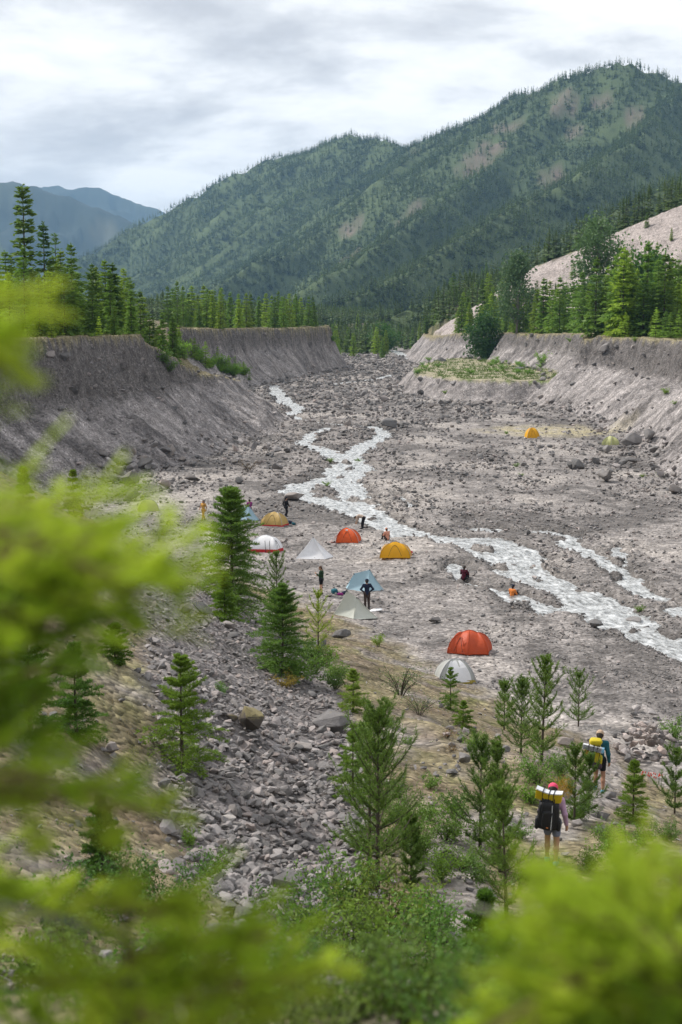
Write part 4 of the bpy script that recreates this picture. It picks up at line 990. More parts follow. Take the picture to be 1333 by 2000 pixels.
# ---- broadleaf shrubs
SH = [shrub_mesh(40 + i, 1.0, .75, 13, 9, 8, (.085, .075, .09)[i % 3]) for i in range(3)]
SHN = [shrub_mesh(50 + i, 1.0, .8, 18, 12, 9, .062) for i in range(2)]
SHT = [shrub_mesh(60 + i, 1.0, .85, 16, 9, 7, .05, m=M_leaf, sparse=.35, lw=.4) for i in range(2)]
SHB = shrub_mesh(70, 1.0, .8, 22, 6, 4, .05, m=M_straw, sparse=.4)
def shrub(label, px, py, hpx, me, tint=None, group=None, wide=1.0, name='shrub', p=None, cat='shrub'):
    p = hit(px, py) if p is None else p
    return plant(name, me[0], me[1], label, cat, p, random.uniform(0, 6.28), hpx * p[1] / FPX, group, ('foliage', 'stems'), tint, .02, 0, wide)
for a in [
    ('wispy grey green willow below the grey pyramid tent', 782, 1358, 78, SHT[0], (.95, .95, 1.0), 1.3), ('second wispy willow above the lime fir', 820, 1395, 50, SHT[1], (.9, .95, .9), 1.4),
    ('green bush at the foot of the dense bluish spruce', 610, 1320, 60, SH[0], (1.1, 1.2, .8), 1.0), ('bush between the bluish spruce and the mossy hump', 655, 1345, 55, SH[1], (1.0, 1.05, .8), 1.0),
    ('brown twiggy bush on the gravel below the left bank', 487, 922, 34, SHB, (.62, .55, .5), 1.3), ('green bush under the row of pines by the trail', 1050, 1530, 75, SHN[0], (1.1, 1.25, .9), 1.0),
    ('low bush beside the boulder at the end of the pine row', 1095, 1515, 50, SHN[1], (1, 1.1, .9), 1.1), ('bush at the foot of the broad trailside pine', 870, 1640, 85, SHN[0], (1.0, 1.1, .8), 1.1),
    ('leafy bush under the tallest foreground pine', 820, 1680, 80, SHN[1], (1.1, 1.2, .85), 1.0), ('yellow green bush below the bright trailside fir', 1215, 1690, 78, SHN[0], (1.5, 1.6, .8), 1.1),
    ('low leafy bush at the trail bend under the orange tinged pine', 1190, 1655, 60, SHN[1], (1.3, 1.4, .8), 1.1), ('bush at the foot of the trail below the pines', 1130, 1600, 55, SHN[1], (.9, 1.0, .8), 1.2),
    ('pale leaved bush beside the stone pile', 1315, 1450, 60, SH[2], (1.5, 1.6, 1.4), .8), ('spiky yellow grass bush at the corner of the grey tent hump', 740, 1262, 30, SH[0], (2.2, 2.0, .8), .8),
    ('low bush right of the leaning yellow green fir', 770, 1600, 60, SHN[0], (1.0, 1.1, .8), 1.0), ('bush with reddish leaves at the scree edge below the bluish spruce', 560, 1345, 36, SH[1], (2.2, 1.0, .7), 1.4),
    ('small pale sapling bush in the middle of the scree', 432, 1362, 34, SH[2], (1.4, 1.6, 1.5), .7), ('leafy sprig on the slope below the pale boulder', 372, 1652, 46, SH[0], (1.9, 1.9, .7), .7),
    ('rusty orange low bush on the hump below the pale dome tent', 875, 1440, 26, SHB, (1.1, .65, .35), 1.3), ('rusty yellow low bush right of the round boulder', 885, 1468, 24, SHB, (1.1, .85, .4), 1.5),
    ('broad leaved bush on the left slope below the bright fir', 415, 1725, 90, SH[1], (.9, 1.1, .9), 1.0), ('dark leafed bush at the left end of the bottom thicket', 130, 1830, 170, SHN[0], (.75, .95, .85), 1.1),
    ('bush of big leaves on the left slope among the blurred branches', 250, 1770, 130, SHN[1], (.8, 1.0, .9), 1.1), ('leafy bush below the flat pale boulder', 330, 1800, 120, SHN[0], (.8, 1.0, .9), 1.1),
    ('small yellow green sprout by the river flat under the terrace', 428, 1345, 20, SH[2], (1.7, 1.8, 1.2), .8)]:
    shrub(a[0], a[1], a[2], a[3], a[4], a[5], None, a[6])
k = 0
for px, py, hp in ((600, 1830, 130), (680, 1790, 150), (760, 1815, 150), (840, 1845, 130), (640, 1900, 170), (740, 1900, 190), (840, 1920, 180), (930, 1960, 170), (1010, 1900, 130), (560, 1960, 190), (680, 2000, 220), (800, 2010, 220), (920, 2050, 200), (1040, 2020, 170), (450, 1960, 180), (340, 1930, 180), (200, 1960, 190), (80, 1940, 180), (430, 2060, 200), (250, 2080, 210), (560, 2080, 210), (1150, 1990, 170), (1240, 1930, 150)):
    shrub('dark green broadleaf bush of the thicket along the bottom of the slope', px, py, hp, SHN[k % 2], (1.05 + .25 * (k % 3), 1.25 + .2 * (k % 2), .9), 'broadleaf thicket at the bottom', 1.0, p=hit(px, py)); k += 1
for px, py, hp in ((835, 1600, 60), (890, 1590, 55), (905, 1700, 60), (860, 1720, 70), (940, 1720, 60), (1010, 1640, 50), (1040, 1570, 50), (720, 1480, 40), (660, 1330, 45), (700, 1440, 40), (780, 1560, 50), (840, 1540, 36), (930, 1460, 36), (760, 1420, 26), (800, 1455, 22), (1080, 1540, 46), (1250, 1650, 50), (1300, 1640, 46), (1150, 1700, 50), (1230, 1720, 60), (1030, 1720, 56), (980, 1600, 46), (600, 1290, 50), (575, 1330, 44), (640, 1300, 44), (735, 1660, 60), (790, 1640, 70)):
    shrub('x', px, py, hp, (SHN + SH)[k % 5], (1.0 + .25 * (k % 3), 1.1 + .25 * (k % 3), .85), 'low bushes among the young pines', 1.15, p=hit(px, py)); k += 1
# red paintbrush flowers
fl_p = hit(1270, 1530); fl = thing('wildflower', 'red paintbrush flowers on the bank right of the trail', 'flowers', tuple(fl_p))
M_red = plain('petals_red', (.62, .06, .025), .6, .2, 9, .3, 0, .3); mbf, mbs = MB(), MB(); r0 = np.random.default_rng(3)
for i in range(22):
    a, b_ = r0.uniform(-.42, .42), r0.uniform(-.3, .3); h = r0.uniform(.22, .38); mbs.tube([(a, b_, -.1), (a + .02, b_, h)], [.004, .003], 3)
    mbf.tube([(a + .02, b_, h - .02), (a + .02, b_, h + .02), (a + .025, b_, h + .06)], [.012, .026, .004], 5)
mbf.build('petals', M_red, fl); mbs.build('stems', M_leaf, fl)
# ================================================================== woods on the plateaus and mountains
CON = []
for i, kw in enumerate([dict(width=.21), dict(width=.25, nw=22), dict(width=.17, nw=26, tw=1.1), dict(width=.23, droop=.32), dict(width=.20, sparse=.15), dict(width=.27, nw=20, p=.75)]):
    CON.append(conifer_mid(400 + i, 10.0, m=M_fir, **kw))
YNG = [conifer_mid(420 + i, 4.0, width=.30, nw=15, nb=7, m=M_young, base=.03, e_top=1.0, droop=.12, twigs=6) for i in range(3)]
TALL = [conifer_mid(430, 19.0, width=.105, nw=30, nb=5, twigs=7, droop=.30, sparse=.10, p=.55, base=.12, m=M_pine, tw=1.15), conifer_mid(431, 15.0, width=.10, nw=26, nb=5, twigs=6, droop=.30, sparse=.15, p=.55, base=.1, m=M_pine, tw=1.1), conifer_mid(432, 13.0, width=.09, nw=22, nb=5, twigs=5, droop=.25, sparse=.3, p=.6, base=.1, m=M_pine)]
FAR = [conifer_far(440 + i, 10.0, (.16, .2, .18)[i]) for i in range(3)]
rt = np.random.default_rng(91)
def on_top(px, D, up=0.0):
    x = (px - CX) / FPX * D * math.cos(PITCH); return np.array([x, D, tz(x, D) + up])
def conifer_at(label, px, D, ytop, pr, nom, cat='tree', name='conifer', tint=None, wide=1.0):
    p = on_top(px, D); h = at_y(px, ytop, D)[2] - p[2]
    return plant(name, pr[0], pr[1], label, cat, p, random.uniform(0, 6), h / nom, None, tint=tint, wide=wide)
conifer_at('tallest thin topped conifer on the left bank above the other trees', 52, 182, 358, TALL[0], 19.0, wide=1.05)
conifer_at('second tall thin conifer just right of the tallest on the left', 90, 190, 432, TALL[1], 15.0, tint=(.75, .85, .95), wide=1.1)
conifer_at('third thin conifer with a sparse top right of the two tallest', 112, 200, 455, TALL[2], 13.0, tint=(.8, .9, 1), wide=1.2)
conifer_at('broad fir on the left bank right of the thin tall conifers', 142, 186, 475, CON[1], 10.0, tint=(1.25, 1.3, 1.0))
conifer_at('bright fir at the rim of the left bank near the picture edge', 100, 172, 590, YNG[0], 4.0, tint=(.7, .8, .75), name='fir_tree')
conifer_at('dark full spruce in the middle of the left bank wood', 222, 208, 512, CON[2], 10.0, tint=(.7, .8, .8), wide=1.2)
# broadleaf trees of the right plateau
POP = broadleaf_tree(460, 20, 4.8, M_pop, 8200, .52); POP2 = broadleaf_tree(461, 15, 4.4, M_pop, 5200, .50); RND = broadleaf_tree(462, 7, 3.6, M_leaf, 5200, .42, .03)
def broad_at(label, px, D, ytop, pr, nom, tint=None, wide=1.0, name='poplar_tree'):
    p = on_top(px, D); h = at_y(px, ytop, D)[2] - p[2]; return plant(name, pr[0], pr[1], label, 'tree', p, random.uniform(0, 6), h / nom, tint=tint, wide=wide)
broad_at('tall pale poplar rising above the conifers on the right bank', 1168, 395, 432, POP, 20, (1.0, 1.15, 1.0))
broad_at('grey green poplar left of the tall pale one at the wood edge', 1010, 410, 508, POP2, 15, (1.05, 1.15, 1.2))
broad_at('dark round tree hanging over the right bank face', 950, 425, 622, RND, 7, (.55, .75, .75), 1.0, 'round_tree')
broad_at('round green tree at the right end of the right bank wood', 1265, 330, 505, RND, 7, (.9, 1.1, .9), .9, 'round_tree')
broad_at('low dark bush at the far end of the valley', 745, 690, 640, RND, 7, (.7, .95, .8), 1.6, 'round_tree')
# candidates: (x, y, height, variant, group id)
cand = []
def add_c(n, pxr, Dr, hr, gid, var, dpow=1.0):
    m = n * 14; D = Dr[0] + (Dr[1] - Dr[0]) * rt.random(m) ** dpow; px = rt.uniform(*pxr, m); x = (px - CX) / FPX * D
    z, st, f_, s_, zl, dl, zr, dr, zt, dt, pk, mtn, _a, _b = terrain(x, D, True)
    ok = ((zl > np.maximum(f_, s_) + 6) & (zl >= z - .05) & (dl > 14.3)) | ((zr > np.maximum(f_, s_) + 4) & (zr >= z - .05) & (dr > 14.3))
    if gid == 2: ok |= pk & (z < 21)
    if gid == 3: ok = pk & (rt.random(m) < .8)
    if gid == 4: ok = (st < -3) & ~pk
    k = 0
    for i in np.nonzero(ok)[0]:
        if all((x[i] - c[0]) ** 2 + (D[i] - c[1]) ** 2 > (.9 + D[i] / 400) ** 2 for c in cand[-120:]):
            h = rt.uniform(*hr) * (1.15 if rt.random() < .12 else 1); cand.append((x[i], D[i], z[i], h, var[rt.integers(len(var))], gid)); k += 1
            if k >= n: break
add_c(120, (-60, 350), (165, 260), (4.5, 11.0), 0, (0, 1, 2, 3, 4, 5), 1.3)
add_c(34, (-40, 330), (160, 200), (2.0, 4.2), 0, (6, 7, 8))
add_c(230, (330, 660), (260, 640), (6.0, 10.8), 1, (0, 1, 2, 3, 4), 1.2)
add_c(230, (1000, 1400), (268, 420), (9, 16), 2, (0, 1, 2, 3, 4, 5), 1.2)
add_c(40, (1090, 1400), (255, 310), (3, 6.0), 2, (6, 7, 8, 5))
add_c(70, (900, 1100), (350, 520), (7, 13), 2, (0, 1, 2, 3), 1.0)
add_c(80, (860, 1340), (385, 500), (6, 11), 2, (0, 1, 2, 3, 4), 1.0)
add_c(46, (1000, 1400), (430, 505), (3, 8.5), 3, (0, 1, 2))
add_c(90, (640, 960), (560, 1000), (7, 13), 4, (0, 1, 2, 3, 4), 1.0)
# which of them show: front to back over a coarse picture raster
cand.sort(key=lambda c: c[1]); occ = np.zeros((500, 334), bool); vis = []
for c in cand:
    u, vb = to_px(c[0], c[1], c[2]); _, vt = to_px(c[0], c[1], c[2] + c[3]); n = 0; hh = max(1e-3, vb - vt)
    for yy in range(int(max(0, vt / 4)), int(min(499, vb / 4)) + 1):
        w = .20 * (yy * 4 - vt); a, b_ = int(max(0, (u - w) / 4)), int(min(333, (u + w) / 4))
        if b_ >= a: n += int((~occ[yy, a:b_ + 1]).sum()); occ[yy, a:b_ + 1] = True
    vis.append(n)
order = np.argsort(-np.array(vis)); lead = set(int(i) for i in order[:262] if vis[i] >= 4)
GL = [('conifer of the dense wood along the near left bank top', 'conifers along the near left bank'), ('conifer in the even row along the far left bank top', 'conifers along the far left bank'),
      ('conifer of the wood on top of the right bank', 'conifers on the right bank'), ('small conifer scattered on the pale eroded slope', 'conifers on the pale slope'), ('conifer of the wood at the far end of the valley', 'conifers at the far valley end')]
allp = CON + YNG; nomh = [10.0] * 6 + [4.0] * 3; far_pts = []
for i, c in enumerate(cand):
    if i in lead:
        lb, gp = GL[c[5]]; tn = rt.uniform(.95, 1.6); yl = rt.random() < .38
        tint = (tn * (1.55 if yl else .95), tn * (1.4 if yl else 1.0), tn * .95)
        plant('conifer', allp[c[4]][0], allp[c[4]][1], lb, 'tree', (c[0], c[1], c[2]), rt.uniform(0, 6.28), c[3] / nomh[c[4]], gp, tint=tint, wide=rt.uniform(.85, 1.2), sink=.15)
    elif vis[i] > 0: far_pts.append((c[0], c[1], c[2] - .2, c[3] / 10))
# far prototypes stand as real trees of the valley end
protos = []
for i in range(3):
    x, y = ((650 - CX + 25 * i) / FPX * 1150, 1150 + 30 * i)
    th = plant('conifer', FAR[i][0], FAR[i][1], GL[4][0], 'tree', (x, y, tz(x, y)), 0, 1.2, GL[4][1], sink=.2); protos.append((th.children[0], th.children[1]))
# forest masses: jittered grid over the mountain sides, thinner on scars and meadows
def forest(name, label, r0, r1, sp, hmin, hmax, seed, a0=-15, a1=15):
    r = np.random.default_rng(seed); n = int((r1 ** 2 - r0 ** 2) * math.radians(a1 - a0) / 2 / sp ** 2)
    rr = np.sqrt(r.uniform(r0 ** 2, r1 ** 2, n)); a = np.radians(r.uniform(a0, a1, n)); X, Y = rr * np.sin(a), rr * np.cos(a)
    P = terrain(X, Y, True); z = P[0]; mtn = P[11]; st = P[1]
    den = np.where(mtn, .95, np.where(inside(X, Y, PHP) & (Y > 520), .9, .55 * (Y > 640))); den = den * (1 - .55 * smooth(.06, .32, fbm(X / 140, Y / 140, 4, 661)) * (Y > 1500))
    for p, q in zip(SCARS, SCAR_R):
        dd = np.hypot((X - p[0]), (Y - p[1]) / 1.5) / q + .9 * fbm(X / 45, Y / 45, 4, 671); den = den * np.where(dd < .8, .3, 1)
    den = den * (P[10] == 0) * (st < -6)
    u, v = to_px(X, Y, z); keep = (r.random(n) < den) & (u > -60) & (u < 1393) & (v > -20) & (v < 700)
    X, Y, z = X[keep], Y[keep], z[keep]
    h = r.uniform(hmin, hmax, len(X)) * (1 + .35 * fbm(X / 90, Y / 90, 2, 5)) / 10; w = r.uniform(.85, 1.25, len(X)) * h
    P3 = np.stack([X, Y, z - .3], -1); sc = np.stack([w, w, h], -1)
    if name == 'forest' and far_pts:
        fp_ = np.array(far_pts); P3 = np.concatenate([P3, fp_[:, :3]]); sc = np.concatenate([sc, np.repeat(fp_[:, 3:4], 3, 1)])
    k = len(P3); o = instancer(name, points(name, P3, np.stack([r.normal(0, .03, k), r.normal(0, .03, k), r.uniform(0, 6.28, k)], -1), sc, r.integers(0, 3, k)), protos)
    tag(o, label, 'forest'); return k
print('forest', forest('forest', 'dense conifer forest on the valley floor and lower right slope', 520, 1500, 5.0, 8, 14, 7), forest('mountain_forest', 'dark conifer forest covering the mountain sides', 1500, 4200, 6.4, 8.5, 15.5, 8))

# young growth on the left spur, grass on the terrace and along the rims
rs_ = np.random.default_rng(17)
for i in range(34):
    px = rs_.uniform(348, 500); yc = np.interp(px, [345, 400, 450, 510], [690, 716, 732, 748]); p = hit(px, yc + rs_.uniform(-10, 4))
    if i < 16: plant('fir_tree', *YNG[i % 3], 'bright young fir on the sloping spur of the left bank', 'tree', p, rs_.uniform(0, 6), rs_.uniform(.7, 1.35) * (1.1 if px < 430 else .8), 'young firs on the left spur', tint=(1.1, 1.15, 1.0))
    else: plant('shrub', *SH[i % 3], 'bright green bush on the sloping spur of the left bank', 'shrub', p, rs_.uniform(0, 6), rs_.uniform(2.0, 3.8), 'bushes on the left spur', ('foliage', 'stems'), (1.9, 2.1, 1.0))
for lab, px, py, h in (('dark bush hanging at the nose of the left bank', 318, 712, 34), ('lower bush hanging below the nose of the left bank', 332, 728, 28), ('bush at the very top of the spur', 345, 690, 32)):
    shrub(lab, px, py, h, SH[0], (1.0, 1.15, .8), None, 1.1)
for i in range(20):
    px = rs_.uniform(815, 1062); p = hit(px, rs_.uniform(702, 731))
    plant('shrub', *SH[i % 3], 'low green bush on the grassy terrace below the right bank', 'shrub', p, rs_.uniform(0, 6), rs_.uniform(.8, 2.0), 'bushes on the right terrace', ('foliage', 'stems'), (1.6, 1.9, 1.0), wide=1.3)
for i in range(12):
    px = rs_.uniform(640, 705); p = hit(px, rs_.uniform(666, 682))
    plant('shrub', *SH[i % 3], 'green bush on the bar at the end of the far left bank', 'shrub', p, rs_.uniform(0, 6), rs_.uniform(2.0, 3.6), 'bushes on the far bar', ('foliage', 'stems'), (1.4, 1.7, .9), wide=1.3)
shrub('upright young tree at the right end of the terrace', 1060, 716, 34, SH[1], (1.7, 1.9, 1.0), None, .7)
for i, (px, py, hp) in enumerate(((1300, 770, 14), (1318, 790, 10), (1310, 660, 14), (1240, 668, 12), (1115, 668, 12), (1290, 932, 12), (1010, 912, 10), (1020, 930, 9), (870, 770, 8), (990, 848, 8), (1255, 932, 9), (700, 905, 12), (645, 905, 12), (640, 950, 14), (1250, 1195, 16), (235, 655, 12), (180, 660, 12))):
    shrub('small green tuft growing on the gravel and bank edges', px, py, hp, SH[i % 3], (1.7, 1.7, .9), 'green tufts on the gravel', 1.2)
def tufts(name, label, n, r0, r1, a0, a1, maskf, size, seed, mt_):
    r = np.random.default_rng(seed); X, Y, D = polar(n, r0, r1, a0, a1, r); P = terrain(X, Y, True); keep = r.random(n) < maskf(X, Y, P); X, Y, D, Z = X[keep], Y[keep], D[keep], P[0][keep]
    k = len(X); m_ = 5; rp = lambda a: np.repeat(a, m_, 0); s = size(D, r)
    B = rp(np.stack([X, Y, Z - .01], -1)) + r.normal(size=(k * m_, 3)) * rp(s)[:, None] * (.35, .35, .0)
    d = unit(np.stack([r.normal(0, .55, k * m_), r.normal(0, .55, k * m_), np.ones(k * m_)], -1)); V, Fc = needle_tris(B, d, rp(s) * r.uniform(.5, 1.2, k * m_), rp(s) * .16, r)
    o = obj(name, mk(name, V, Fc, [mt_])); tag(o, label, 'grass', kind='stuff'); return o
tufts('dry_grass', 'short dry grass and moss on the foreground slope', 26000, 7, 85, -15, 15, lambda X, Y, P: (1 - scree_mask(X, Y)) * (P[3] > P[2]) * smooth(-.2, .15, fbm(X / 3.0, Y / 3.0, 4, 641)) * .9, lambda D, r: np.clip(.05 + 1.6 * D / FPX, .05, .16) * r.uniform(.6, 1.2, len(D)), 31, M_straw)
tufts('green_undergrowth', 'low green leafy undergrowth on the near slope', 26000, 4, 66, -16, 16, lambda X, Y, P: (1 - scree_mask(X, Y)) * (P[3] > P[2]) * np.maximum(smooth(26, 13, Y), .45 * smooth(.0, .2, fbm(X / 2.6, Y / 2.6, 3, 648))) * smooth(-.25, .2, fbm(X / 2, Y / 2, 3, 644)), lambda D, r: np.clip(.06 + 1.5 * D / FPX, .06, .12) * r.uniform(.6, 1.3, len(D)), 32, M_leaf)
tufts('rim_grass', 'grass along the rims of both banks', 9000, 150, 480, -15, 15, lambda X, Y, P: (((P[4] >= P[0] - .02) & (P[5] > 13.4) & (P[5] < 19)) | ((P[6] >= P[0] - .02) & (P[7] > 13.4) & (P[7] < 19))) * 1.0, lambda D, r: r.uniform(.25, .7, len(D)), 33, foliage('grass_rim', (.09, .11, .03), (.22, .20, .07), .3))
tufts('terrace_grass', 'bright green grass on the terrace below the right bank', 9000, 285, 450, 2, 12, lambda X, Y, P: (P[8] >= P[0] - .02) & (P[8] > 3.9) & (fbm(X / 3.5, Y / 3.5, 3, 622) > .06), lambda D, r: r.uniform(.3, 1.0, len(D)), 34, foliage('grass_green', (.07, .13, .025), (.16, .22, .05), .3))
# ================================================================== tents
def FAB(n, c, tr=.22): return fabric(n, c, tr)
F_white = FAB('nylon_white', (.84, .84, .86), .12); F_grey = FAB('nylon_grey', (.50, .51, .49), .3); F_sage = FAB('nylon_sage', (.60, .62, .55), .18)
F_blue = FAB('nylon_pale_blue', (.40, .57, .65), .22); F_blue2 = FAB('nylon_ice_blue', (.42, .60, .70), .28)
F_tan = FAB('nylon_tan', (.52, .36, .12), .22); F_red = FAB('nylon_red', (.50, .025, .03), .15); F_orange = FAB('nylon_orange', (.72, .115, .022), .22)
F_rust = FAB('nylon_rust', (.55, .085, .025), .2); F_yel = FAB('nylon_yellow', (.80, .42, .012), .25); F_lime = FAB('nylon_lime', (.55, .56, .26), .28)
F_must = FAB('nylon_mustard', (.42, .33, .06), .15); F_mesh = FAB('tent_mesh', (.26, .15, .12), .4)
M_pole = plain('tent_pole', (.10, .10, .11), .35, .1, 30, .5); M_poleg = plain('tent_pole_grey', (.42, .42, .44), .35, .1, 30, .5); M_line = plain('guy_cord', (.35, .34, .32), .8, .1, 30)
M_black = plain('black_nylon', (.016, .016, .018), .6, .3, 20, .35, .3)

def dome_path(b, ridge, H, drop, t, wmid, pw=1.0):
    ax = max(-ridge / 2, min(ridge / 2, b[0] * .9)); hz = H - drop * (abs(ax) / (ridge / 2 + 1e-6)) ** 2 * (ridge > .05)
    c = math.cos(math.pi * t / 2) ** 1.12; lin = 1 - t; e = .5 * wmid
    h_ = c * (1 - e) + lin * e; z = math.sin(math.pi * t / 2) ** pw * (1 - .10 * wmid * math.sin(math.pi * t))
    return np.array([ax + (b[0] - ax) * h_, b[1] * h_, hz * z])
def dome_tent(name, label, p, rotz, corners, H, ridge, drop, mat, matbase=None, poles=(0,), vest=None, pole_m=M_poleg, door=None, base_h=.10, lab=None):
    """poled dome: stretched panels between arched poles, bathtub floor edge, door zip, guy lines"""
    th = thing(name, label, 'tent', (p[0], p[1], p[2] - .02), rotz)
    n = len(corners); sub = 7; per = []
    for i in range(n):
        a, b_ = np.array(corners[i]), np.array(corners[(i + 1) % n])
        for k in range(sub):
            f = k / sub; q = a * (1 - f) + b_ * f; per.append((q * (1 - .05 * math.sin(math.pi * f)), math.sin(math.pi * f) ** .8))
    m_ = 12; V, Fc = [], []
    for q, w in per:
        for j in range(m_ + 1): V.append(dome_path(q, ridge, H, drop, j / m_ * .999, w) + np.array([0, 0, .05 * (1 - j / m_) * (1 if w > .3 else .4)]))
    np_ = len(per)
    for i in range(np_):
        for j in range(m_): a = i * (m_ + 1) + j; b_ = ((i + 1) % np_) * (m_ + 1) + j; Fc.append((a, b_, b_ + 1, a + 1))
    fl = obj('fly', mkl('fly', V, Fc, [mat], True), th)
    # base edge
    if matbase:
        V, Fc = [], []
        for q, w in per: V += [(q[0] * 1.03, q[1] * 1.03, 0), (q[0] * 1.0, q[1] * 1.0, base_h)]
        for i in range(np_): a = 2 * i; b_ = 2 * ((i + 1) % np_); Fc.append((a, b_, b_ + 1, a + 1))
        obj('floor_edge', mkl('floor_edge', V, Fc, [matbase], True), th)
    for i in poles:
        mb = MB(); mb.tube([dome_path(np.array(corners[i]) * 1.0, ridge, H, drop, t_, 0) + np.array([0, 0, .012]) for t_ in np.linspace(0, .98, 12)], .014, 5)
        mb.build('pole_sleeve', pole_m if isinstance(pole_m, bpy.types.Material) else mat, th, True)
    if ridge > .05: MB().tube([(x, 0, H - drop * (abs(x) / (ridge / 2)) ** 2 + .015) for x in np.linspace(-ridge / 2, ridge / 2, 7)], .014, 5).build('ridge_pole', pole_m, th, True)
    if door is not None:
        # zip arc on the side panel between two corners
        a, b_ = np.array(corners[door]), np.array(corners[(door + 1) % n]); mb = MB(); pts = []
        for k in range(9):
            f = .28 + .44 * k / 8; t_ = .08 + .56 * math.sin(math.pi * k / 8); q = (a * (1 - f) + b_ * f) * .96
            pts.append(dome_path(q, ridge, H, drop, t_, math.sin(math.pi * f) ** .8) * 1.012 + np.array([0, 0, .02]))
        mb.tube(pts, .013, 4).build('door_zip', M_black, th)
    mb = MB(); ms = MB()
    for i in range(n):
        c_ = np.array(corners[i]); o_ = c_ * (1 + .28 / np.linalg.norm(c_)); q = dome_path(c_, ridge, H, drop, .25, 0)
        mb.tube([(*c_, .03), (*o_, .0)], .006, 3); ms.tube([(*o_, -.05), (*o_, .05)], .012, 4)
    mb.build('guy_line', M_line, th); ms.build('peg', M_poleg, th)
    return th
def sag_patch(A, B, C_, D, sag, nrm=(0, 0, -1)):
    A, B, C_, D = map(np.array, (A, B, C_, D)); nrm = np.array(nrm)
    def f(u, v): return (A * (1 - u) + B * u) * (1 - v) + (D * (1 - u) + C_ * u) * v + nrm * sag * (16 * u * (1 - u) * v * (1 - v) * .6 + 1.3 * v * (1 - v))
    return f
def trek_tent(name, label, p, rotz, base, peaks, mat, sag=.10, door_m=None, pole_m=M_pole, seam=True):
    """pole tent: panels from the ground up to one or two peaks, catenary seams"""
    th = thing(name, label, 'tent', (p[0], p[1], p[2] - .02), rotz); n = len(base); pk = [np.array(q) for q in peaks]
    near = lambda b_: pk[int(np.argmin([np.linalg.norm(q[:2] - np.array(b_)) for q in pk]))]
    for i in range(n):
        a, b_ = (*base[i], .02), (*base[(i + 1) % n], .02); pa, pb = near(base[i]), near(base[(i + 1) % n])
        mid = (np.array(a) + np.array(b_)) / 2; inw = -unit(np.array([mid[0], mid[1], .5 * np.linalg.norm(mid[:2])]))
        mb = MB(); mb.patch(sag_patch(a, b_, pb, pa, sag, inw), 10, 10)
        pn = mb.build('panel', door_m if (door_m and i == 0) else mat, th, True)
    if seam:
        for i in range(n):
            a, pa = np.array((*base[i], .02)), near(base[i]); mid = np.array([a[0], a[1], .5 * np.linalg.norm(a[:2])]); inw = -unit(mid)
            MB().tube([a * (1 - v) + pa * v + inw * sag * 1.3 * v * (1 - v) + (0, 0, .006) for v in np.linspace(0, 1, 9)], .011, 4).build('seam', mat, th)
    if len(pk) > 1:
        MB().tube([pk[0] * (1 - v) + pk[1] * v - np.array([0, 0, .30 * sag * v * (1 - v) * 4]) + (0, 0, .01) for v in np.linspace(0, 1, 9)], .011, 4).build('ridge_seam', mat, th)
    for q in pk:
        MB().tube([(q[0], q[1], -.05), (q[0] * .98, q[1] * .98, q[2] + .02)], .014, 5).build('pole', pole_m, th)
        MB().tube([(q[0], q[1], q[2] - .05), (q[0], q[1], q[2] + .03)], [.05, .02], 6).build('peak_cap', M_black, th)
    mb = MB(); ms = MB()
    for b_ in base:
        c_ = np.array(b_); o_ = c_ * (1 + .35 / np.linalg.norm(c_)); mb.tube([(*c_, .03), (*o_, 0)], .006, 3); ms.tube([(*o_, -.05), (*o_, .06)], .012, 4)
    mb.build('guy_line', M_line, th); ms.build('peg', M_poleg, th)
    return th
def hexa(Lx, Wy, nose=.0): return [(-Lx / 2, -Wy / 2), (Lx / 2, -Wy / 2), (Lx / 2 + nose, 0), (Lx / 2, Wy / 2), (-Lx / 2, Wy / 2), (-Lx / 2 - nose, 0)]
def sc(px): return lambda p: px * p[1] / FPX
# rust tent in front
p = hit(918, 1272); w = 87 * p[1] / FPX
t1 = dome_tent('dome_tent', 'rust red dome tent nearest the camera on the gravel', p, R(-8), [(-.50 * w, -.30 * w), (-.02 * w, -.40 * w), (.44 * w, -.30 * w), (.50 * w, .25 * w), (0, .34 * w), (-.44 * w, .27 * w)], .50 * w, .34 * w, .05 * w, F_rust, None, (0, 1, 2, 3, 5), door=0, pole_m=F_rust)
MB().tube([(-.30 * w, -.33 * w, .05), (-.29 * w, -.28 * w, .36 * w), (-.17 * w, -.26 * w, .40 * w), (-.08 * w, -.35 * w, .05)], .02, 5).build('door_flap', F_rust, t1, True)
MB().box((.44 * w, -.06 * w, .34 * w), (.02, .10, .09)).build('logo_patch', F_white, t1)
MB().box((-.38 * w, -.14 * w, .30 * w), (.16, .05, .10)).build('vent', F_rust, t1)
# pale grey dome with mustard floor
p = hit(888, 1330); w = 80 * p[1] / FPX
t2 = dome_tent('dome_tent', 'pale grey dome tent with mustard floor edge, half behind a fir', p, R(14), [(-.52 * w, -.32 * w), (.44 * w, -.34 * w), (.52 * w, .20 * w), (-.40 * w, .40 * w)], .58 * w, .12 * w, .02 * w, F_grey, F_must, (0, 1, 2, 3), door=1, base_h=.16)
pn_ = MB(); pn_.patch(lambda u, v: dome_path(np.array([(-.36 + .7 * u) * w, -.335 * w]), .12 * w, .58 * w, .02 * w, .05 + .8 * v, math.sin(math.pi * (.1 + .8 * u))) * 1.012, 8, 8); pn_.build('mesh_panel', F_white, t2, True)
# sage pyramid
p = hit(692, 1205); w = 90 * p[1] / FPX
trek_tent('pyramid_tent', 'sage grey peaked tent in front of the man in navy', p, R(0), [(-.50 * w, -.10 * w), (-.02 * w, -.34 * w), (.52 * w, -.16 * w), (.36 * w, .30 * w), (-.26 * w, .30 * w)], [(-.16 * w, -.02 * w, .60 * w), (.06 * w, -.02 * w, .44 * w)], F_sage, .13)
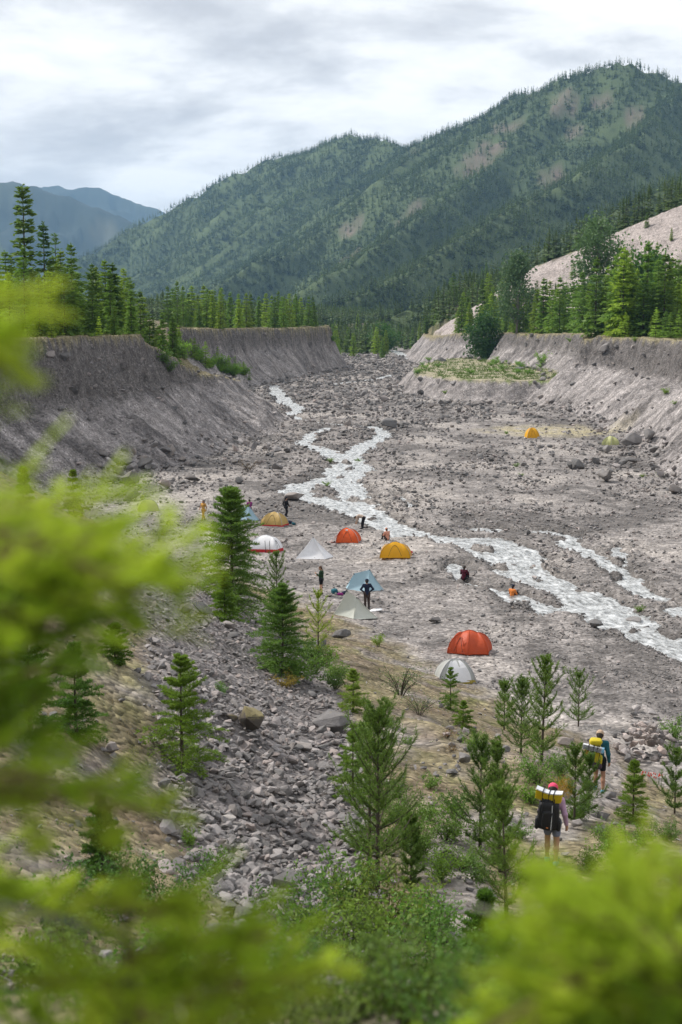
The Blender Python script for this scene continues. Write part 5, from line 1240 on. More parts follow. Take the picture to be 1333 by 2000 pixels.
# pale blue two pole tent
p = hit(708, 1152); w = 76 * p[1] / FPX
trek_tent('pole_tent', 'pale blue two peaked tent behind the man in navy', p, R(6), [(-.46 * w, -.18 * w), (.10 * w, -.36 * w), (.55 * w, -.10 * w), (.42 * w, .34 * w), (-.40 * w, .34 * w)], [(-.22 * w, -.02 * w, .44 * w), (.20 * w, .02 * w, .53 * w)], F_blue, .12)
# white pyramid
p = hit(612, 1089); w = 76 * p[1] / FPX
trek_tent('pyramid_tent', 'white single peak pyramid tent in the middle of the camp', p, R(10), [(-.50 * w, -.18 * w), (.26 * w, -.34 * w), (.54 * w, .0), (.20 * w, .34 * w), (-.34 * w, .28 * w)], [(.0, 0, .54 * w)], F_white, .16)
# white dome with red floor
p = hit(520, 1077); w = 62 * p[1] / FPX
t3 = dome_tent('dome_tent', 'white dome tent with a bright red floor', p, R(-6), [(-.52 * w, -.30 * w), (.40 * w, -.32 * w), (.54 * w, .10 * w), (.40 * w, .34 * w), (-.46 * w, .32 * w)], .54 * w, .40 * w, .06 * w, F_white, F_red, (0, 1, 3, 4), base_h=.28, door=1)
MB().tube([(.1, -.345 * w, .02), (.03, -.28 * w, .40 * w)], .02, 5).tube([(.42, -.345 * w, .02), (.36, -.28 * w, .40 * w)], .02, 5).build('trekking_pole', M_black, t3)
MB().patch(lambda u, v: np.array([(.40 + .19 * u) * w, (-.36 + .3 * v) * w, .02 + .10 * u * (1 - u)]), 4, 4).build('groundsheet', F_red, t3)
# ice blue pole tent at the back
p = hit(480, 1015); w = 52 * p[1] / FPX
trek_tent('pole_tent', 'ice blue two peaked tent beside the camper in purple', p, R(-4), [(-.50 * w, -.20 * w), (.14 * w, -.28 * w), (.54 * w, -.12 * w), (.42 * w, .30 * w), (-.42 * w, .30 * w)], [(-.30 * w, 0, .44 * w), (.14 * w, 0, .54 * w)], F_blue2, .10)
# tan dome
p = hit(536, 1026); w = 50 * p[1] / FPX
dome_tent('dome_tent', 'tan dome tent with a dark red floor edge', p, R(-14), [(-.50 * w, -.30 * w), (.42 * w, -.34 * w), (.52 * w, .26 * w), (-.40 * w, .36 * w)], .56 * w, .22 * w, .04 * w, F_tan, F_red, (0, 1, 2, 3), door=0, base_h=.14)
# orange dome
p = hit(677, 1058); w = 54 * p[1] / FPX
t4 = dome_tent('dome_tent', 'bright orange dome tent with a mesh vestibule at its left', p, R(-10), [(-.34 * w, -.34 * w), (.50 * w, -.30 * w), (.52 * w, .26 * w), (-.20 * w, .40 * w)], .54 * w, .14 * w, .03 * w, F_orange, None, (0, 1, 2, 3), door=0)
MB().patch(lambda u, v: np.array([(-.30 - .28 * (1 - v)) * w + .10 * w * v, (-.34 + .52 * u) * w * (.6 + .4 * v), .02 + .40 * w * v ** 1.2]), 6, 6).build('vestibule', F_orange, t4, True)
MB().box((.05 * w, -.20 * w, .47 * w), (.16, .06, .10)).build('logo_patch', F_white, t4)
# golden dome
p = hit(772, 1088); w = 63 * p[1] / FPX
t5 = dome_tent('dome_tent', 'golden yellow dome tent nearest the stream', p, R(4), [(-.52 * w, -.24 * w), (.46 * w, -.28 * w), (.54 * w, .10 * w), (-.44 * w, .32 * w)], .50 * w, .30 * w, .05 * w, F_yel, None, (0, 1, 2, 3), door=0)
# two tents across the flat
p = hit(1040, 856); w = 27 * p[1] / FPX
dome_tent('dome_tent', 'small yellow tent seen end on, far across the flat', p, R(8), [(-.50 * w, -.42 * w), (.44 * w, -.44 * w), (.40 * w, .7 * w), (-.40 * w, .7 * w)], .80 * w, .06 * w, .01, F_yel, F_white, (0, 1, 2, 3), door=0)
p = hit(1193, 869); w = 35 * p[1] / FPX
dome_tent('dome_tent', 'pale lime dome tent by the round boulder on the far flat', p, R(-8), [(-.52 * w, -.26 * w), (.02 * w, -.36 * w), (.50 * w, -.26 * w), (.48 * w, .30 * w), (-.46 * w, .32 * w)], .52 * w, .26 * w, .05 * w, F_lime, None, (0, 1, 2, 3, 4), door=0)
# beige tent behind the blurred branches
p = hit(290, 998); w = 42 * p[1] / FPX
dome_tent('dome_tent', 'beige tent half hidden behind the blurred branch on the left', p, R(10), [(-.5 * w, -.3 * w), (.5 * w, -.3 * w), (.5 * w, .3 * w), (-.5 * w, .3 * w)], .55 * w, .2 * w, .03, F_lime, None, (0, 1, 2, 3))

# ================================================================== people
def surface_nets(prims, h, k=.035):
    """closed skin round a set of tapered limbs (a, b, ra, rb), blended at the joints"""
    A = np.array([[*p[0]] for p in prims], float); B = np.array([[*p[1]] for p in prims], float); rr_ = max(max(p[2], p[3]) for p in prims)
    lo = np.minimum(A, B).min(0) - rr_ - 3 * h; hi = np.maximum(A, B).max(0) + rr_ + 3 * h; n = np.ceil((hi - lo) / h).astype(int) + 1
    ax = [lo[i] + h * np.arange(n[i]) for i in range(3)]; Fv = np.full(n, 9.0)
    for (a, b_, ra, rb) in prims:
        a, b_ = np.array(a, float), np.array(b_, float); m = max(ra, rb) + .16
        i0 = np.maximum(0, ((np.minimum(a, b_) - m - lo) / h).astype(int)); i1 = np.minimum(n, ((np.maximum(a, b_) + m - lo) / h).astype(int) + 2)
        X_, Y_, Z_ = np.meshgrid(*[ax[i][i0[i]:i1[i]] for i in range(3)], indexing='ij'); d = b_ - a; l2 = (d @ d) + 1e-9
        t_ = np.clip(((X_ - a[0]) * d[0] + (Y_ - a[1]) * d[1] + (Z_ - a[2]) * d[2]) / l2, 0, 1)
        ds = np.sqrt((X_ - a[0] - t_ * d[0]) ** 2 + (Y_ - a[1] - t_ * d[1]) ** 2 + (Z_ - a[2] - t_ * d[2]) ** 2) - (ra + (rb - ra) * t_)
        sl_ = tuple(slice(i0[i], i1[i]) for i in range(3)); F0 = Fv[sl_]; hh = np.maximum(k - np.abs(F0 - ds), 0) / k; Fv[sl_] = np.minimum(F0, ds) - hh * hh * k * .25
    ins = Fv < 0; cor = [(i, j, l) for i in (0, 1) for j in (0, 1) for l in (0, 1)]
    sub = lambda a, c: a[c[0]:n[0] - 1 + c[0], c[1]:n[1] - 1 + c[1], c[2]:n[2] - 1 + c[2]]
    cnt = sum(sub(ins, c).astype(int) for c in cor); act = (cnt > 0) & (cnt < 8); ci = np.argwhere(act); acc = np.zeros((len(ci), 3)); num = np.zeros(len(ci))
    for c in cor:
        for e in range(3):
            if c[e]: continue
            c2 = list(c); c2[e] = 1; va, vb = sub(Fv, c)[act], sub(Fv, tuple(c2))[act]; m = (va < 0) != (vb < 0)
            t_ = np.where(m, va / np.where(m, va - vb, 1), 0); pos = np.array(c, float)[None].repeat(len(ci), 0); pos[:, e] += t_; acc += pos * m[:, None]; num += m
    V = lo + h * (ci + acc / num[:, None]); vid = np.full(act.shape, -1); vid[act] = np.arange(len(ci)); Q = []
    for e in range(3):
        u, v = (e + 1) % 3, (e + 2) % 3; a_ = [slice(1, -1)] * 3; a_[e] = slice(0, -1); b2 = list(a_); b2[e] = slice(1, None)
        s0, s1 = ins[tuple(a_)], ins[tuple(b2)]; off = np.argwhere(s0 != s1); fl = s0[s0 != s1]; base = off + 1; base[:, e] -= 1
        def g(du, dv): q = base.copy(); q[:, u] -= du; q[:, v] -= dv; return vid[q[:, 0], q[:, 1], q[:, 2]]
        q = np.stack([g(1, 1), g(0, 1), g(0, 0), g(1, 0)], 1); q[~fl] = q[~fl][:, ::-1]; Q.append(q)
    Q = np.concatenate(Q); return V, Q[(Q >= 0).all(1)]
STAND = dict(pel=(0, 0, .95), abd=(0, .005, 1.12), chest=(0, 0, 1.30), neck=(0, -.01, 1.47), head=(0, .015, 1.61),
             shL=(-.185, -.01, 1.42), elL=(-.235, -.03, 1.14), wrL=(-.245, .05, .90), shR=(.185, -.01, 1.42), elR=(.235, -.03, 1.14), wrR=(.245, .05, .90),
             hiL=(-.09, 0, .92), knL=(-.105, .02, .50), anL=(-.11, -.02, .085), toL=(-.125, .15, .03), hiR=(.09, 0, .92), knR=(.105, .02, .50), anR=(.11, -.02, .085), toR=(.125, .15, .03))
def lerp(a, b_, t_): return tuple(np.array(a) * (1 - t_) + np.array(b_) * t_)
def body_prims(J, f=1.0, fingers=False):
    P = {}
    P['torso'] = [(lerp(J['hiL'], J['pel'], .35), lerp(J['hiR'], J['pel'], .35), .125 * f, .125 * f), (J['pel'], J['abd'], .125 * f, .115 * f), (J['abd'], J['chest'], .115 * f, .135 * f),
                  (lerp(J['shL'], J['chest'], .45), lerp(J['shR'], J['chest'], .45), .105, .105), (J['shL'], J['shR'], .062, .062)]
    P['neck'] = [(J['chest'], J['neck'], .06, .055), (J['neck'], J['head'], .052, .06)]
    hd, nk = np.array(J['head']), np.array(J['neck']); up = unit(hd - nk); fw = np.array(J.get('face', (0, 1, 0)), float); sd = np.cross(fw, up)
    P['head'] = [(tuple(hd + up * .035 - fw * .012), tuple(hd + up * .03 + fw * .01), .094, .09), (tuple(hd - up * .05 + fw * .03), tuple(hd - up * .06 + fw * .045), .062, .052),
                 (tuple(hd + fw * .085), tuple(hd + fw * .112 - up * .025), .012, .016), (tuple(hd - sd * .088 - up * .01), tuple(hd - sd * .094 + up * .025), .014, .016), (tuple(hd + sd * .088 - up * .01), tuple(hd + sd * .094 + up * .025), .014, .016)]
    for s in 'LR':
        sh, el, wr = J['sh' + s], J['el' + s], J['wr' + s]
        P['uarm' + s] = [(sh, el, .056, .044)]; P['farm' + s] = [(el, wr, .042, .029)]
        d = unit(np.array(wr) - np.array(el)); w = np.array(wr); sgn = -1 if s == 'L' else 1; inn = np.array([-sgn, 0, 0.0]); fr = unit(np.cross(d, inn) + 1e-6); palm = w + d * .055
        P['hand' + s] = [(tuple(w), tuple(w + d * .075), .028, .034)]
        if fingers:
            for q in range(4):
                b0 = w + d * .085 + fr * (.030 - .020 * q); l = (.068, .078, .072, .055)[q]
                P['hand' + s] += [(tuple(b0), tuple(b0 + d * l * .55 + inn * .008), .0105, .0095), (tuple(b0 + d * l * .55 + inn * .008), tuple(b0 + d * l * .95 + inn * .030), .0095, .0075)]
            P['hand' + s] += [(tuple(w + d * .03 + fr * .022), tuple(w + d * .075 + fr * .055 + inn * .012), .0125, .010)]
        else: P['hand' + s] += [(tuple(w + d * .07), tuple(w + d * .15 + inn * .02), .03, .018), (tuple(w + d * .03), tuple(w + d * .07 + fr * .045), .015, .011)]
        hi, kn, an, to = J['hi' + s], J['kn' + s], J['an' + s], J['to' + s]
        P['thigh' + s] = [(hi, kn, .092 * f, .058)]; P['shin' + s] = [(kn, lerp(kn, an, .35), .055, .057), (lerp(kn, an, .35), an, .057, .036)]
        heel = tuple(np.array(an) + (np.array(an) - np.array(to)) * .22 + np.array([0, 0, -.03])); P['foot' + s] = [(heel, an, .036, .036), (heel, to, .034, .028), (an, to, .036, .028)]
    return P
def grow(pr, g): return [(a, b_, ra + g, rb + g) for a, b_, ra, rb in pr]
def cutp(pr, t0, t1): a, b_, ra, rb = pr; return (lerp(a, b_, t0), lerp(a, b_, t1), ra + (rb - ra) * t0, ra + (rb - ra) * t1)
SKIN = plain('skin', (.48, .27, .18), .55, .1, 12, .35); SKIN_D = plain('skin_tanned', (.36, .19, .12), .55, .1, 12, .35); HAIR = plain('hair_dark', (.02, .014, .01), .6, .4, 40, .3); HAIRB = plain('hair_brown', (.07, .038, .02), .6, .4, 40, .3)
def cloth(n, c): return plain(n, c, .85, .18, 14, .12, .45)
def person(label, p, rotz, J, wear, height=1.72, h=.022, f=1.0, skin=SKIN, fingers=False, hair=HAIR, hat=None, long_hair=False):
    J = {**STAND, **J}; sc_ = height / 1.72; th = thing('person', label, 'person', p, rotz, sc_); P = body_prims(J, f, fingers)
    V, Q = surface_nets([x for v in P.values() for x in v], h); obj('body', mk('body', V, Q, [skin], True), th)
    def part(name, prims, m, g, hh=None): V, Q = surface_nets(grow(prims, g), hh or h); return obj(name, mk(name, V, Q, [m], True), th)
    for name, m, spec in wear:
        pr = []
        for s in spec:
            if ':' in s:
                kk, t1 = s.split(':'); pr += [cutp(q, 0, float(t1)) for q in (P[kk][:1] if len(P[kk]) == 1 else P[kk])]
            else: pr += P[s]
        part(name, pr, m, .016 if 'shoe' not in name else .010)
    hd, nk = np.array(J['head']), np.array(J['neck']); up = unit(hd - nk); fw = np.array(J.get('face', (0, 1, 0)), float)
    hp = [(tuple(hd + up * .05 - fw * .02), tuple(hd + up * .045 - fw * .015), .096, .096), (tuple(hd - fw * .05 + up * .02), tuple(hd - fw * .055 - up * .06), .07, .05)]
    if long_hair: hp += [(tuple(hd - fw * .08), tuple(nk - fw * .10 - up * .12), .055, .03)]
    part('hair', hp, hair, .004)
    if hat:
        part('hat', [(tuple(hd + up * .07 - fw * .01), tuple(hd + up * .065), .096, .094)] + ([(tuple(hd + up * .075 + fw * .06), tuple(hd + up * .06 + fw * .16), .035, .022)] if hat[1] else []), hat[0], .010)
    return th
JK = ['torso', 'uarmL', 'uarmR', 'farmL:.95', 'farmR:.95']; TR = ['thighL', 'thighR', 'shinL:.95', 'shinR:.95']; SHOES = ['footL', 'footR']
PANTS = [ 'thighL', 'thighR', 'shinL', 'shinR']
HIPS = lambda J: None
def wear(top, bottom, shoes=M_black, short=False, sleeves=True, topname='jacket'):
    b_ = ['thighL:.55', 'thighR:.55'] if short else PANTS
    t_ = JK if sleeves else ['torso', 'uarmL:.5', 'uarmR:.5']
    return [(topname, top, t_), ('shorts' if short else 'trousers', bottom, b_ + ['hips']), ('shoes', shoes, SHOES)]
_bp = body_prims
def body_prims(J, f=1.0, fingers=False):
    P = _bp(J, f, fingers); P['hips'] = [(lerp(J['hiL'], J['pel'], .3), lerp(J['hiR'], J['pel'], .3), .128 * f, .128 * f)]; return P
NAVY, BROWN, OLIVE = cloth('cloth_navy', (.016, .022, .045)), cloth('cloth_brown', (.055, .040, .035)), cloth('cloth_green', (.020, .045, .022))
CHAR, PURP, TEAL = cloth('cloth_charcoal', (.018, .018, .022)), cloth('cloth_purple', (.22, .03, .16)), cloth('cloth_teal', (.02, .10, .13))
BEIGE, MAROON, ORNG = cloth('cloth_beige', (.42, .33, .27)), cloth('cloth_maroon', (.075, .016, .028)), cloth('cloth_orange', (.62, .20, .05))
TANC, LAV, SLATE = cloth('cloth_tan', (.50, .27, .07)), cloth('cloth_lavender', (.46, .30, .44)), cloth('cloth_slate', (.20, .22, .31))
PINKC, SAND, SALMON = cloth('cloth_pink', (.68, .08, .16)), cloth('cloth_sand', (.45, .33, .24)), cloth('cloth_salmon', (.55, .26, .18))
SHOE = cloth('shoe_blue', (.12, .30, .38))
def P0(px, py): return tuple(hit(px, py))
# man in navy, hands on hips, from behind
person('man in navy hooded jacket and brown trousers seen from behind', P0(717, 1190), R(8), dict(elL=(-.36, -.06, 1.18), wrL=(-.20, .06, 1.02), elR=(.36, -.06, 1.18), wrR=(.20, .06, 1.02), knL=(-.10, 0, .5), anL=(-.10, -.03, .085), anR=(.12, -.02, .085)), wear(NAVY, BROWN), 1.78, .02, hat=(NAVY, 0))
# man in green looking at his phone
pg = person('man in green jacket and dark shorts looking at a phone', P0(628, 1162), R(80), dict(elL=(-.22, .06, 1.16), wrL=(-.12, .26, 1.28), elR=(.22, .0, 1.14), wrR=(.16, .22, 1.12), face=(0, .94, -.34), head=(0, .05, 1.60)), wear(OLIVE, CHAR, short=True), 1.78, .02, hair=HAIRB)
# walking man in black behind the tan tent
person('man in black jacket and trousers stepping beside the tan tent', P0(559, 1012), R(-50), dict(knL=(-.10, .22, .55), anL=(-.10, .12, .16), toL=(-.10, .28, .10), knR=(.10, -.02, .50), anR=(.10, -.22, .09), toR=(.10, -.06, .03), elL=(-.24, -.12, 1.16), wrL=(-.23, .02, .94), elR=(.24, .06, 1.16), wrR=(.22, .2, .98)), wear(CHAR, CHAR), 1.8, .024, hat=(CHAR, 0))
person('person in purple jacket holding a teal bundle by the ice blue tent', P0(488, 1014), R(30), dict(elL=(-.22, .10, 1.16), wrL=(-.10, .28, 1.06), elR=(.22, .10, 1.16), wrR=(.10, .28, 1.06)), wear(PURP, CHAR), 1.7, .024)
person('walker in tan clothes left of the tall spruce', P0(398, 1018), R(140), dict(knL=(-.10, .16, .53), anL=(-.10, .20, .12), toL=(-.10, .37, .08), knR=(.10, -.06, .50), anR=(.10, -.28, .12), toR=(.10, -.13, .03), elL=(-.24, -.14, 1.15), wrL=(-.22, -.1, .92), elR=(.24, .10, 1.16), wrR=(.2, .26, 1.02)), wear(TANC, TANC, sleeves=False, topname='shirt'), 1.74, .024, skin=SKIN_D, long_hair=True)
# bending camper
BEND = dict(pel=(0, -.12, .92), abd=(0, .08, 1.00), chest=(0, .30, 1.02), neck=(0, .46, .98), head=(0, .58, .90), face=(0, .45, -.89), shL=(-.18, .36, 1.0), shR=(.18, .36, 1.0), elL=(-.20, .42, .72), wrL=(-.14, .50, .48), elR=(.20, .42, .72), wrR=(.14, .50, .48), hiL=(-.09, -.14, .90), hiR=(.09, -.14, .90), knL=(-.11, .0, .48), knR=(.11, -.04, .48))
person('camper in beige top bending over near the orange tent', P0(708, 1033), R(70), BEND, wear(BEIGE, CHAR), 1.75, .024)
# seated figures
SIT = dict(pel=(0, 0, .16), abd=(0, .04, .34), chest=(0, .07, .52), neck=(0, .10, .69), head=(0, .13, .83), shL=(-.185, .06, .64), shR=(.185, .06, .64), elL=(-.25, .16, .40), wrL=(-.14, .36, .40), elR=(.25, .16, .40), wrR=(.14, .36, .40), hiL=(-.10, .02, .14), hiR=(.10, .02, .14), knL=(-.16, .40, .46), knR=(.16, .40, .46), anL=(-.13, .56, .09), anR=(.13, .56, .09), toL=(-.14, .73, .03), toR=(.14, .73, .03))
person('person in maroon sitting with back turned at the stream edge', P0(906, 1137), R(-25), SIT, wear(MAROON, CHAR), 1.75, .022, long_hair=True)
person('person in orange top and dark cap sitting at the stone ring', P0(1000, 1172), R(-40), SIT, wear(ORNG, CHAR), 1.7, .022, hat=(NAVY, 0))
person('person in salmon top sitting on stones behind the golden tent', P0(757, 1056), R(30), SIT, wear(SALMON, BROWN), 1.7, .024, hair=HAIRB, hat=(SALMON, 0))

# the two hikers
WALK1 = dict(elL=(-.25, -.02, 1.15), wrL=(-.24, .12, .94), elR=(.27, -.05, 1.14), wrR=(.30, .03, .89), knL=(-.10, .10, .52), anL=(-.10, .06, .10), toL=(-.11, .22, .04), knR=(.10, .0, .50), anR=(.11, -.14, .09), toR=(.12, .02, .03), head=(0, .05, 1.60), face=(0, .95, -.3))
hp1 = at_y(1077, 1692, 28.0); hp1[2] = tz(hp1[0], 28.0) + .0
person('hiker in pink cap, lavender top and slate shorts walking down the trail', tuple(hp1), R(-15), WALK1, wear(LAV, SLATE, SHOE, True, True, 'shirt'), 1.66, .012, .98, SKIN, True, HAIR, (PINKC, 1))
WALK2 = dict(elL=(-.25, -.02, 1.15), wrL=(-.20, .16, 1.0), elR=(.26, -.08, 1.14), wrR=(.27, .02, .90), knL=(-.10, .12, .53), anL=(-.10, .02, .14), toL=(-.10, .19, .10), knR=(.12, .0, .50), anR=(.14, -.12, .09), toR=(.15, .05, .03), head=(0, .04, 1.60))
hp2 = at_y(1170, 1512, 37.0); hp2[2] = tz(hp2[0], 37.0)
person('hiker in teal jacket, dark shorts and sand cap ahead on the trail', tuple(hp2), R(-20), WALK2, wear(TEAL, CHAR, SHOE, True), 1.68, .012, .95, SKIN_D, True, HAIR, (SAND, 1), True)
print('hikers z', hp1, hp2)

# ================================================================== packs and camp gear
def soft_box(d, seed=0, bulge=.12, n=6):
    r = np.random.default_rng(seed); V, Fc = [], []
    bm = bmesh.new(); bmesh.ops.create_cube(bm, size=1); bmesh.ops.subdivide_edges(bm, edges=bm.edges, cuts=n, use_grid_fill=True)
    for v in bm.verts:
        c_ = np.array(v.co) * 2; q = unit(c_) * 1.15; f = .30 + bulge; k = c_ * (1 - f) + q * f
        k = k * (1 + .03 * float(fbm(np.array([k[0] * 2 + seed]), np.array([k[1] * 2 + k[2] * 1.7]), 3, seed)[0]))
        v.co = Vector(k * np.array(d) / 2)
    return bm
def soft(name, d, m, parent, loc, rot=(0, 0, 0), seed=0, bulge=.12):
    bm = soft_box(d, seed, bulge); me = bpy.data.meshes.new(name); bm.to_mesh(me); bm.free(); me.materials.append(m); me.polygons.foreach_set('use_smooth', np.ones(len(me.polygons), bool)); return obj(name, me, parent, loc, rot)
def foam_pad(name, label, loc, rotz, w, m_face, m_edge, layers=8, th_=.017, dep=.14, vee=.10, tilt=0.0):
    """accordion of dimpled foam: every fold its own sheet, egg-crate relief on the face"""
    r = thing(name, label, 'sleeping pad', loc, rotz); r.rotation_euler[0] = tilt
    nx = 36
    shp = lambda x: vee * (abs(x) / (w / 2)) ** 1.3
    for k in range(layers):
        z = (k - (layers - 1) / 2) * th_; V, Fc = [], []
        for i in range(nx + 1):
            x = -w / 2 + w * i / nx; b_ = .008 * (1 if (i + k) % 2 else -1)
            for (yy, zz_) in ((-dep / 2 - b_, z - th_ * .42), (-dep / 2 - b_ * .4, z + th_ * .42), (dep / 2, z + th_ * .42), (dep / 2, z - th_ * .42)): V.append((x, yy, zz_ + shp(x)))
        for i in range(nx):
            for j in range(4): Fc.append((4 * i + j, 4 * i + (j + 1) % 4, 4 * i + 4 + (j + 1) % 4, 4 * i + 4 + j))
        Fc += [(0, 3, 2, 1), (4 * nx, 4 * nx + 1, 4 * nx + 2, 4 * nx + 3)]
        obj('foam_fold', mkl('foam_fold', V, Fc, [m_face if k < layers - 1 else m_edge]), r)
    for x in (-w * .22, w * .02, w * .2):
        hh = layers * th_ / 2 + .012
        MB().tube([(x, -dep / 2 - .014, -hh + shp(x)), (x, -dep / 2 - .014, hh + shp(x)), (x, dep / 2 + .01, hh + shp(x)), (x, dep / 2 + .01, -hh + shp(x)), (x, -dep / 2 - .014, -hh + shp(x))], .010, 4).build('strap', M_black, r)
    return r
M_fy = plain('foam_yellow', (.66, .50, .025), .7, .12, 30, .2); M_fs = plain('foam_silver', (.62, .63, .66), .35, .15, 30, .5); M_fb = plain('foam_blue', (.18, .45, .66), .6, .1, 30, .3); M_pk = plain('pack_black', (.020, .020, .023), .6, .3, 16, .35, .4)
M_py = plain('pack_yellow', (.50, .40, .015), .6, .15, 14, .3, .5); M_gm = plain('pack_mesh_grey', (.10, .10, .11), .5, .25, 40, .5, .5); M_plum = plain('pack_plum', (.06, .035, .05), .7, .2, 14, .3, .4); M_og = plain('pack_orange', (.62, .22, .06), .6, .1, 20)
def onto(hp, rot, x, y, z, s): c_, s_ = math.cos(rot), math.sin(rot); return (hp[0] + s * (x * c_ - y * s_), hp[1] + s * (x * s_ + y * c_), hp[2] + s * z)
b1 = thing('backpack', 'black roll top backpack worn by the pink capped hiker', 'backpack', onto(hp1, R(-15), -.05, -.27, 1.16, .965), R(-15) + .06); b1.rotation_euler[1] = .05
soft('pack_body', (.42, .26, .62), M_pk, b1, (0, 0, .02), (.06, 0, 0), 1); soft('roll_top', (.32, .20, .14), M_pk, b1, (0, .01, .31), (0, 0, 0), 2, .3)
soft('front_pocket', (.24, .07, .40), M_pk, b1, (0, -.13, -.06), (.06, 0, 0), 3, .2)
for s in (-1, 1): soft('side_pocket', (.08, .17, .26), M_pk, b1, (s * .22, -.01, -.16), (0, 0, 0), 4, .3); MB().tube([(s * .13, .10, .30), (s * .14, .22, .27), (s * .15, .26, .08), (s * .17, .12, -.20)], .022, 6).build('shoulder_strap', M_pk, b1, True)
MB().tube([(.07, -.145, .27), (.075, -.165, .05), (.07, -.165, -.24)], .008, 4).build('zip', M_fs, b1)
MB().box((-.005, -.168, -.20), (.045, .006, .018)).build('logo_patch', M_og, b1)
for x in (-.13, .10): MB().tube([(x, -.11, .40), (x, -.14, .28), (x, -.15, .12)], .010, 4).build('strap', M_black, b1)
MB().tube([(-.17, -.05, .12), (-.22, -.06, .10), (-.21, -.05, .02), (-.18, -.04, -.02)], .012, 5).build('water_hose', M_pk, b1)
foam_pad('sleeping_pad', 'yellow egg crate foam pad strapped on the black backpack', onto(hp1, R(-15), -.05, -.28, 1.585, .965), R(-15) - .04, .53, M_fy, M_fs, 9, .0235, .15, .05, .15).rotation_euler[1] = .13
b2 = thing('backpack', 'yellow backpack with grey mesh pocket on the teal jacketed hiker', 'backpack', onto(hp2, R(-20), -.10, -.27, 1.16, .977), R(-20) + .12); b2.rotation_euler[1] = .06
soft('pack_body', (.33, .25, .58), M_py, b2, (0, 0, .0), (.05, 0, 0), 5); soft('lid', (.32, .26, .15), M_py, b2, (.02, -.01, .36), (.1, 0, .05), 6, .35)
soft('mesh_pocket', (.17, .09, .34), M_gm, b2, (-.06, -.14, -.05), (.05, 0, 0), 7, .3); soft('stuff_sack', (.30, .17, .17), M_plum, b2, (.08, -.09, -.28), (0, .1, 0), 8, .5)
soft('side_pouch', (.09, .14, .28), M_og, b2, (-.21, .0, .08), (0, .12, 0), 9, .3); soft('side_pocket', (.08, .16, .26), M_py, b2, (.19, .0, -.14), (0, 0, 0), 10, .3)
bt = MB().tube([(-.12, -.15, -.16), (-.12, -.15, .06), (-.12, -.15, .09), (-.12, -.15, .13)], [.035, .035, .016, .016], 10).build('water_bottle', M_fs, b2, True)
for s in (-1, 1): MB().tube([(s * .12, .10, .28), (s * .13, .22, .26), (s * .15, .25, .08), (s * .17, .12, -.2)], .022, 6).build('shoulder_strap', M_py, b2, True)
for x in (-.02, .13): MB().tube([(x, -.155, .30), (x + .02, -.17, .05), (x, -.16, -.2)], .009, 4).build('strap', M_black, b2)
pad2 = foam_pad('sleeping_pad', 'silver and black dimpled foam pad with blue end on the yellow backpack', onto(hp2, R(-20), -.10, -.41, 1.37, .977), R(-20) + .10, .56, M_fs, M_fs, 7, .0195, .12, 0, .0)
pad2.rotation_euler[1] = .16
mbk = MB()
for k in range(7):
    for i in range(22):
        if (i + k) % 2: mbk.box((-.25 + i * .0215, -.071, (k - 3) * .0195), (.014, .008, .013))
stf = mbk.build('dimple', M_black, pad2); stf['kind'] = 'stuff'
soft('pad_end', (.075, .13, .14), M_fb, pad2, (.255, 0, 0), (0, 0, 0), 12, .0)
ph = thing('phone', 'dark phone held by the man in green', 'phone', onto(P0(628, 1162), R(80), -.06, .34, 1.33, 1.03), R(80)); MB().box((0, 0, 0), (.075, .012, .15)).build('case', M_black, ph); MB().box((0, -.008, 0), (.066, .004, .138)).build('screen', M_pole, ph)
tb = thing('bundle', 'teal bundle held by the person in purple', 'bundle', onto(P0(488, 1014), R(30), 0, .34, 1.0, 1), R(30)); soft('sack', (.42, .26, .34), TEAL, tb, (0, 0, 0), (0, 0, 0), 20, .4)
def gear(label, px, py, items, name='gear_heap'):
    """soft bags lying together, each its own thing"""
    for i, (dx, dy, d, m, lb, nm) in enumerate(items):
        p = hit(px + dx, py + dy); g = thing(nm, lb, nm.replace('_', ' '), (p[0], p[1], p[2] + d[2] * .42), random.uniform(0, 6)); soft('sack', d, m, g, (0, 0, 0), (random.uniform(-.3, .3), random.uniform(-.3, .3), 0), 30 + i, .35)
        MB().tube([(-d[0] * .3, -d[1] * .5, 0), (0, -d[1] * .54, d[2] * .45), (d[0] * .3, -d[1] * .5, 0)], .012, 4).build('strap', M_black, g)
gear('', 656, 1160, [(-2, 0, (.42, .34, .34), TEAL, 'teal pack lying left of the pale blue tent', 'pack'), (9, 3, (.36, .26, .18), PURP, 'purple bag lying beside the teal pack', 'bag'), (18, 1, (.40, .28, .22), NAVY, 'dark blue bag against the end of the pale blue tent', 'bag')])
gear('', 566, 1023, [(0, 0, (.7, .5, .28), NAVY, 'dark pack beside the tan tent', 'pack'), (8, 2, (.5, .3, .2), TEAL, 'teal bag at the right of the dark pack by the tan tent', 'bag')])
gear('', 802, 1083, [(0, 0, (.34, .26, .24), F_red, 'red bag at the right end of the golden tent', 'bag')])
gear('', 985, 1168, [(0, 0, (.5, .36, .2), F_orange, 'orange bag lying left of the camper in the dark cap', 'bag'), (14, 4, (.34, .26, .16), F_blue2, 'pale blue bag in front of the camper in the dark cap', 'bag')])
gear('', 735, 1193, [(0, 0, (.7, .35, .1), F_white, 'flat pale sack on the gravel right of the man in navy', 'sack')])
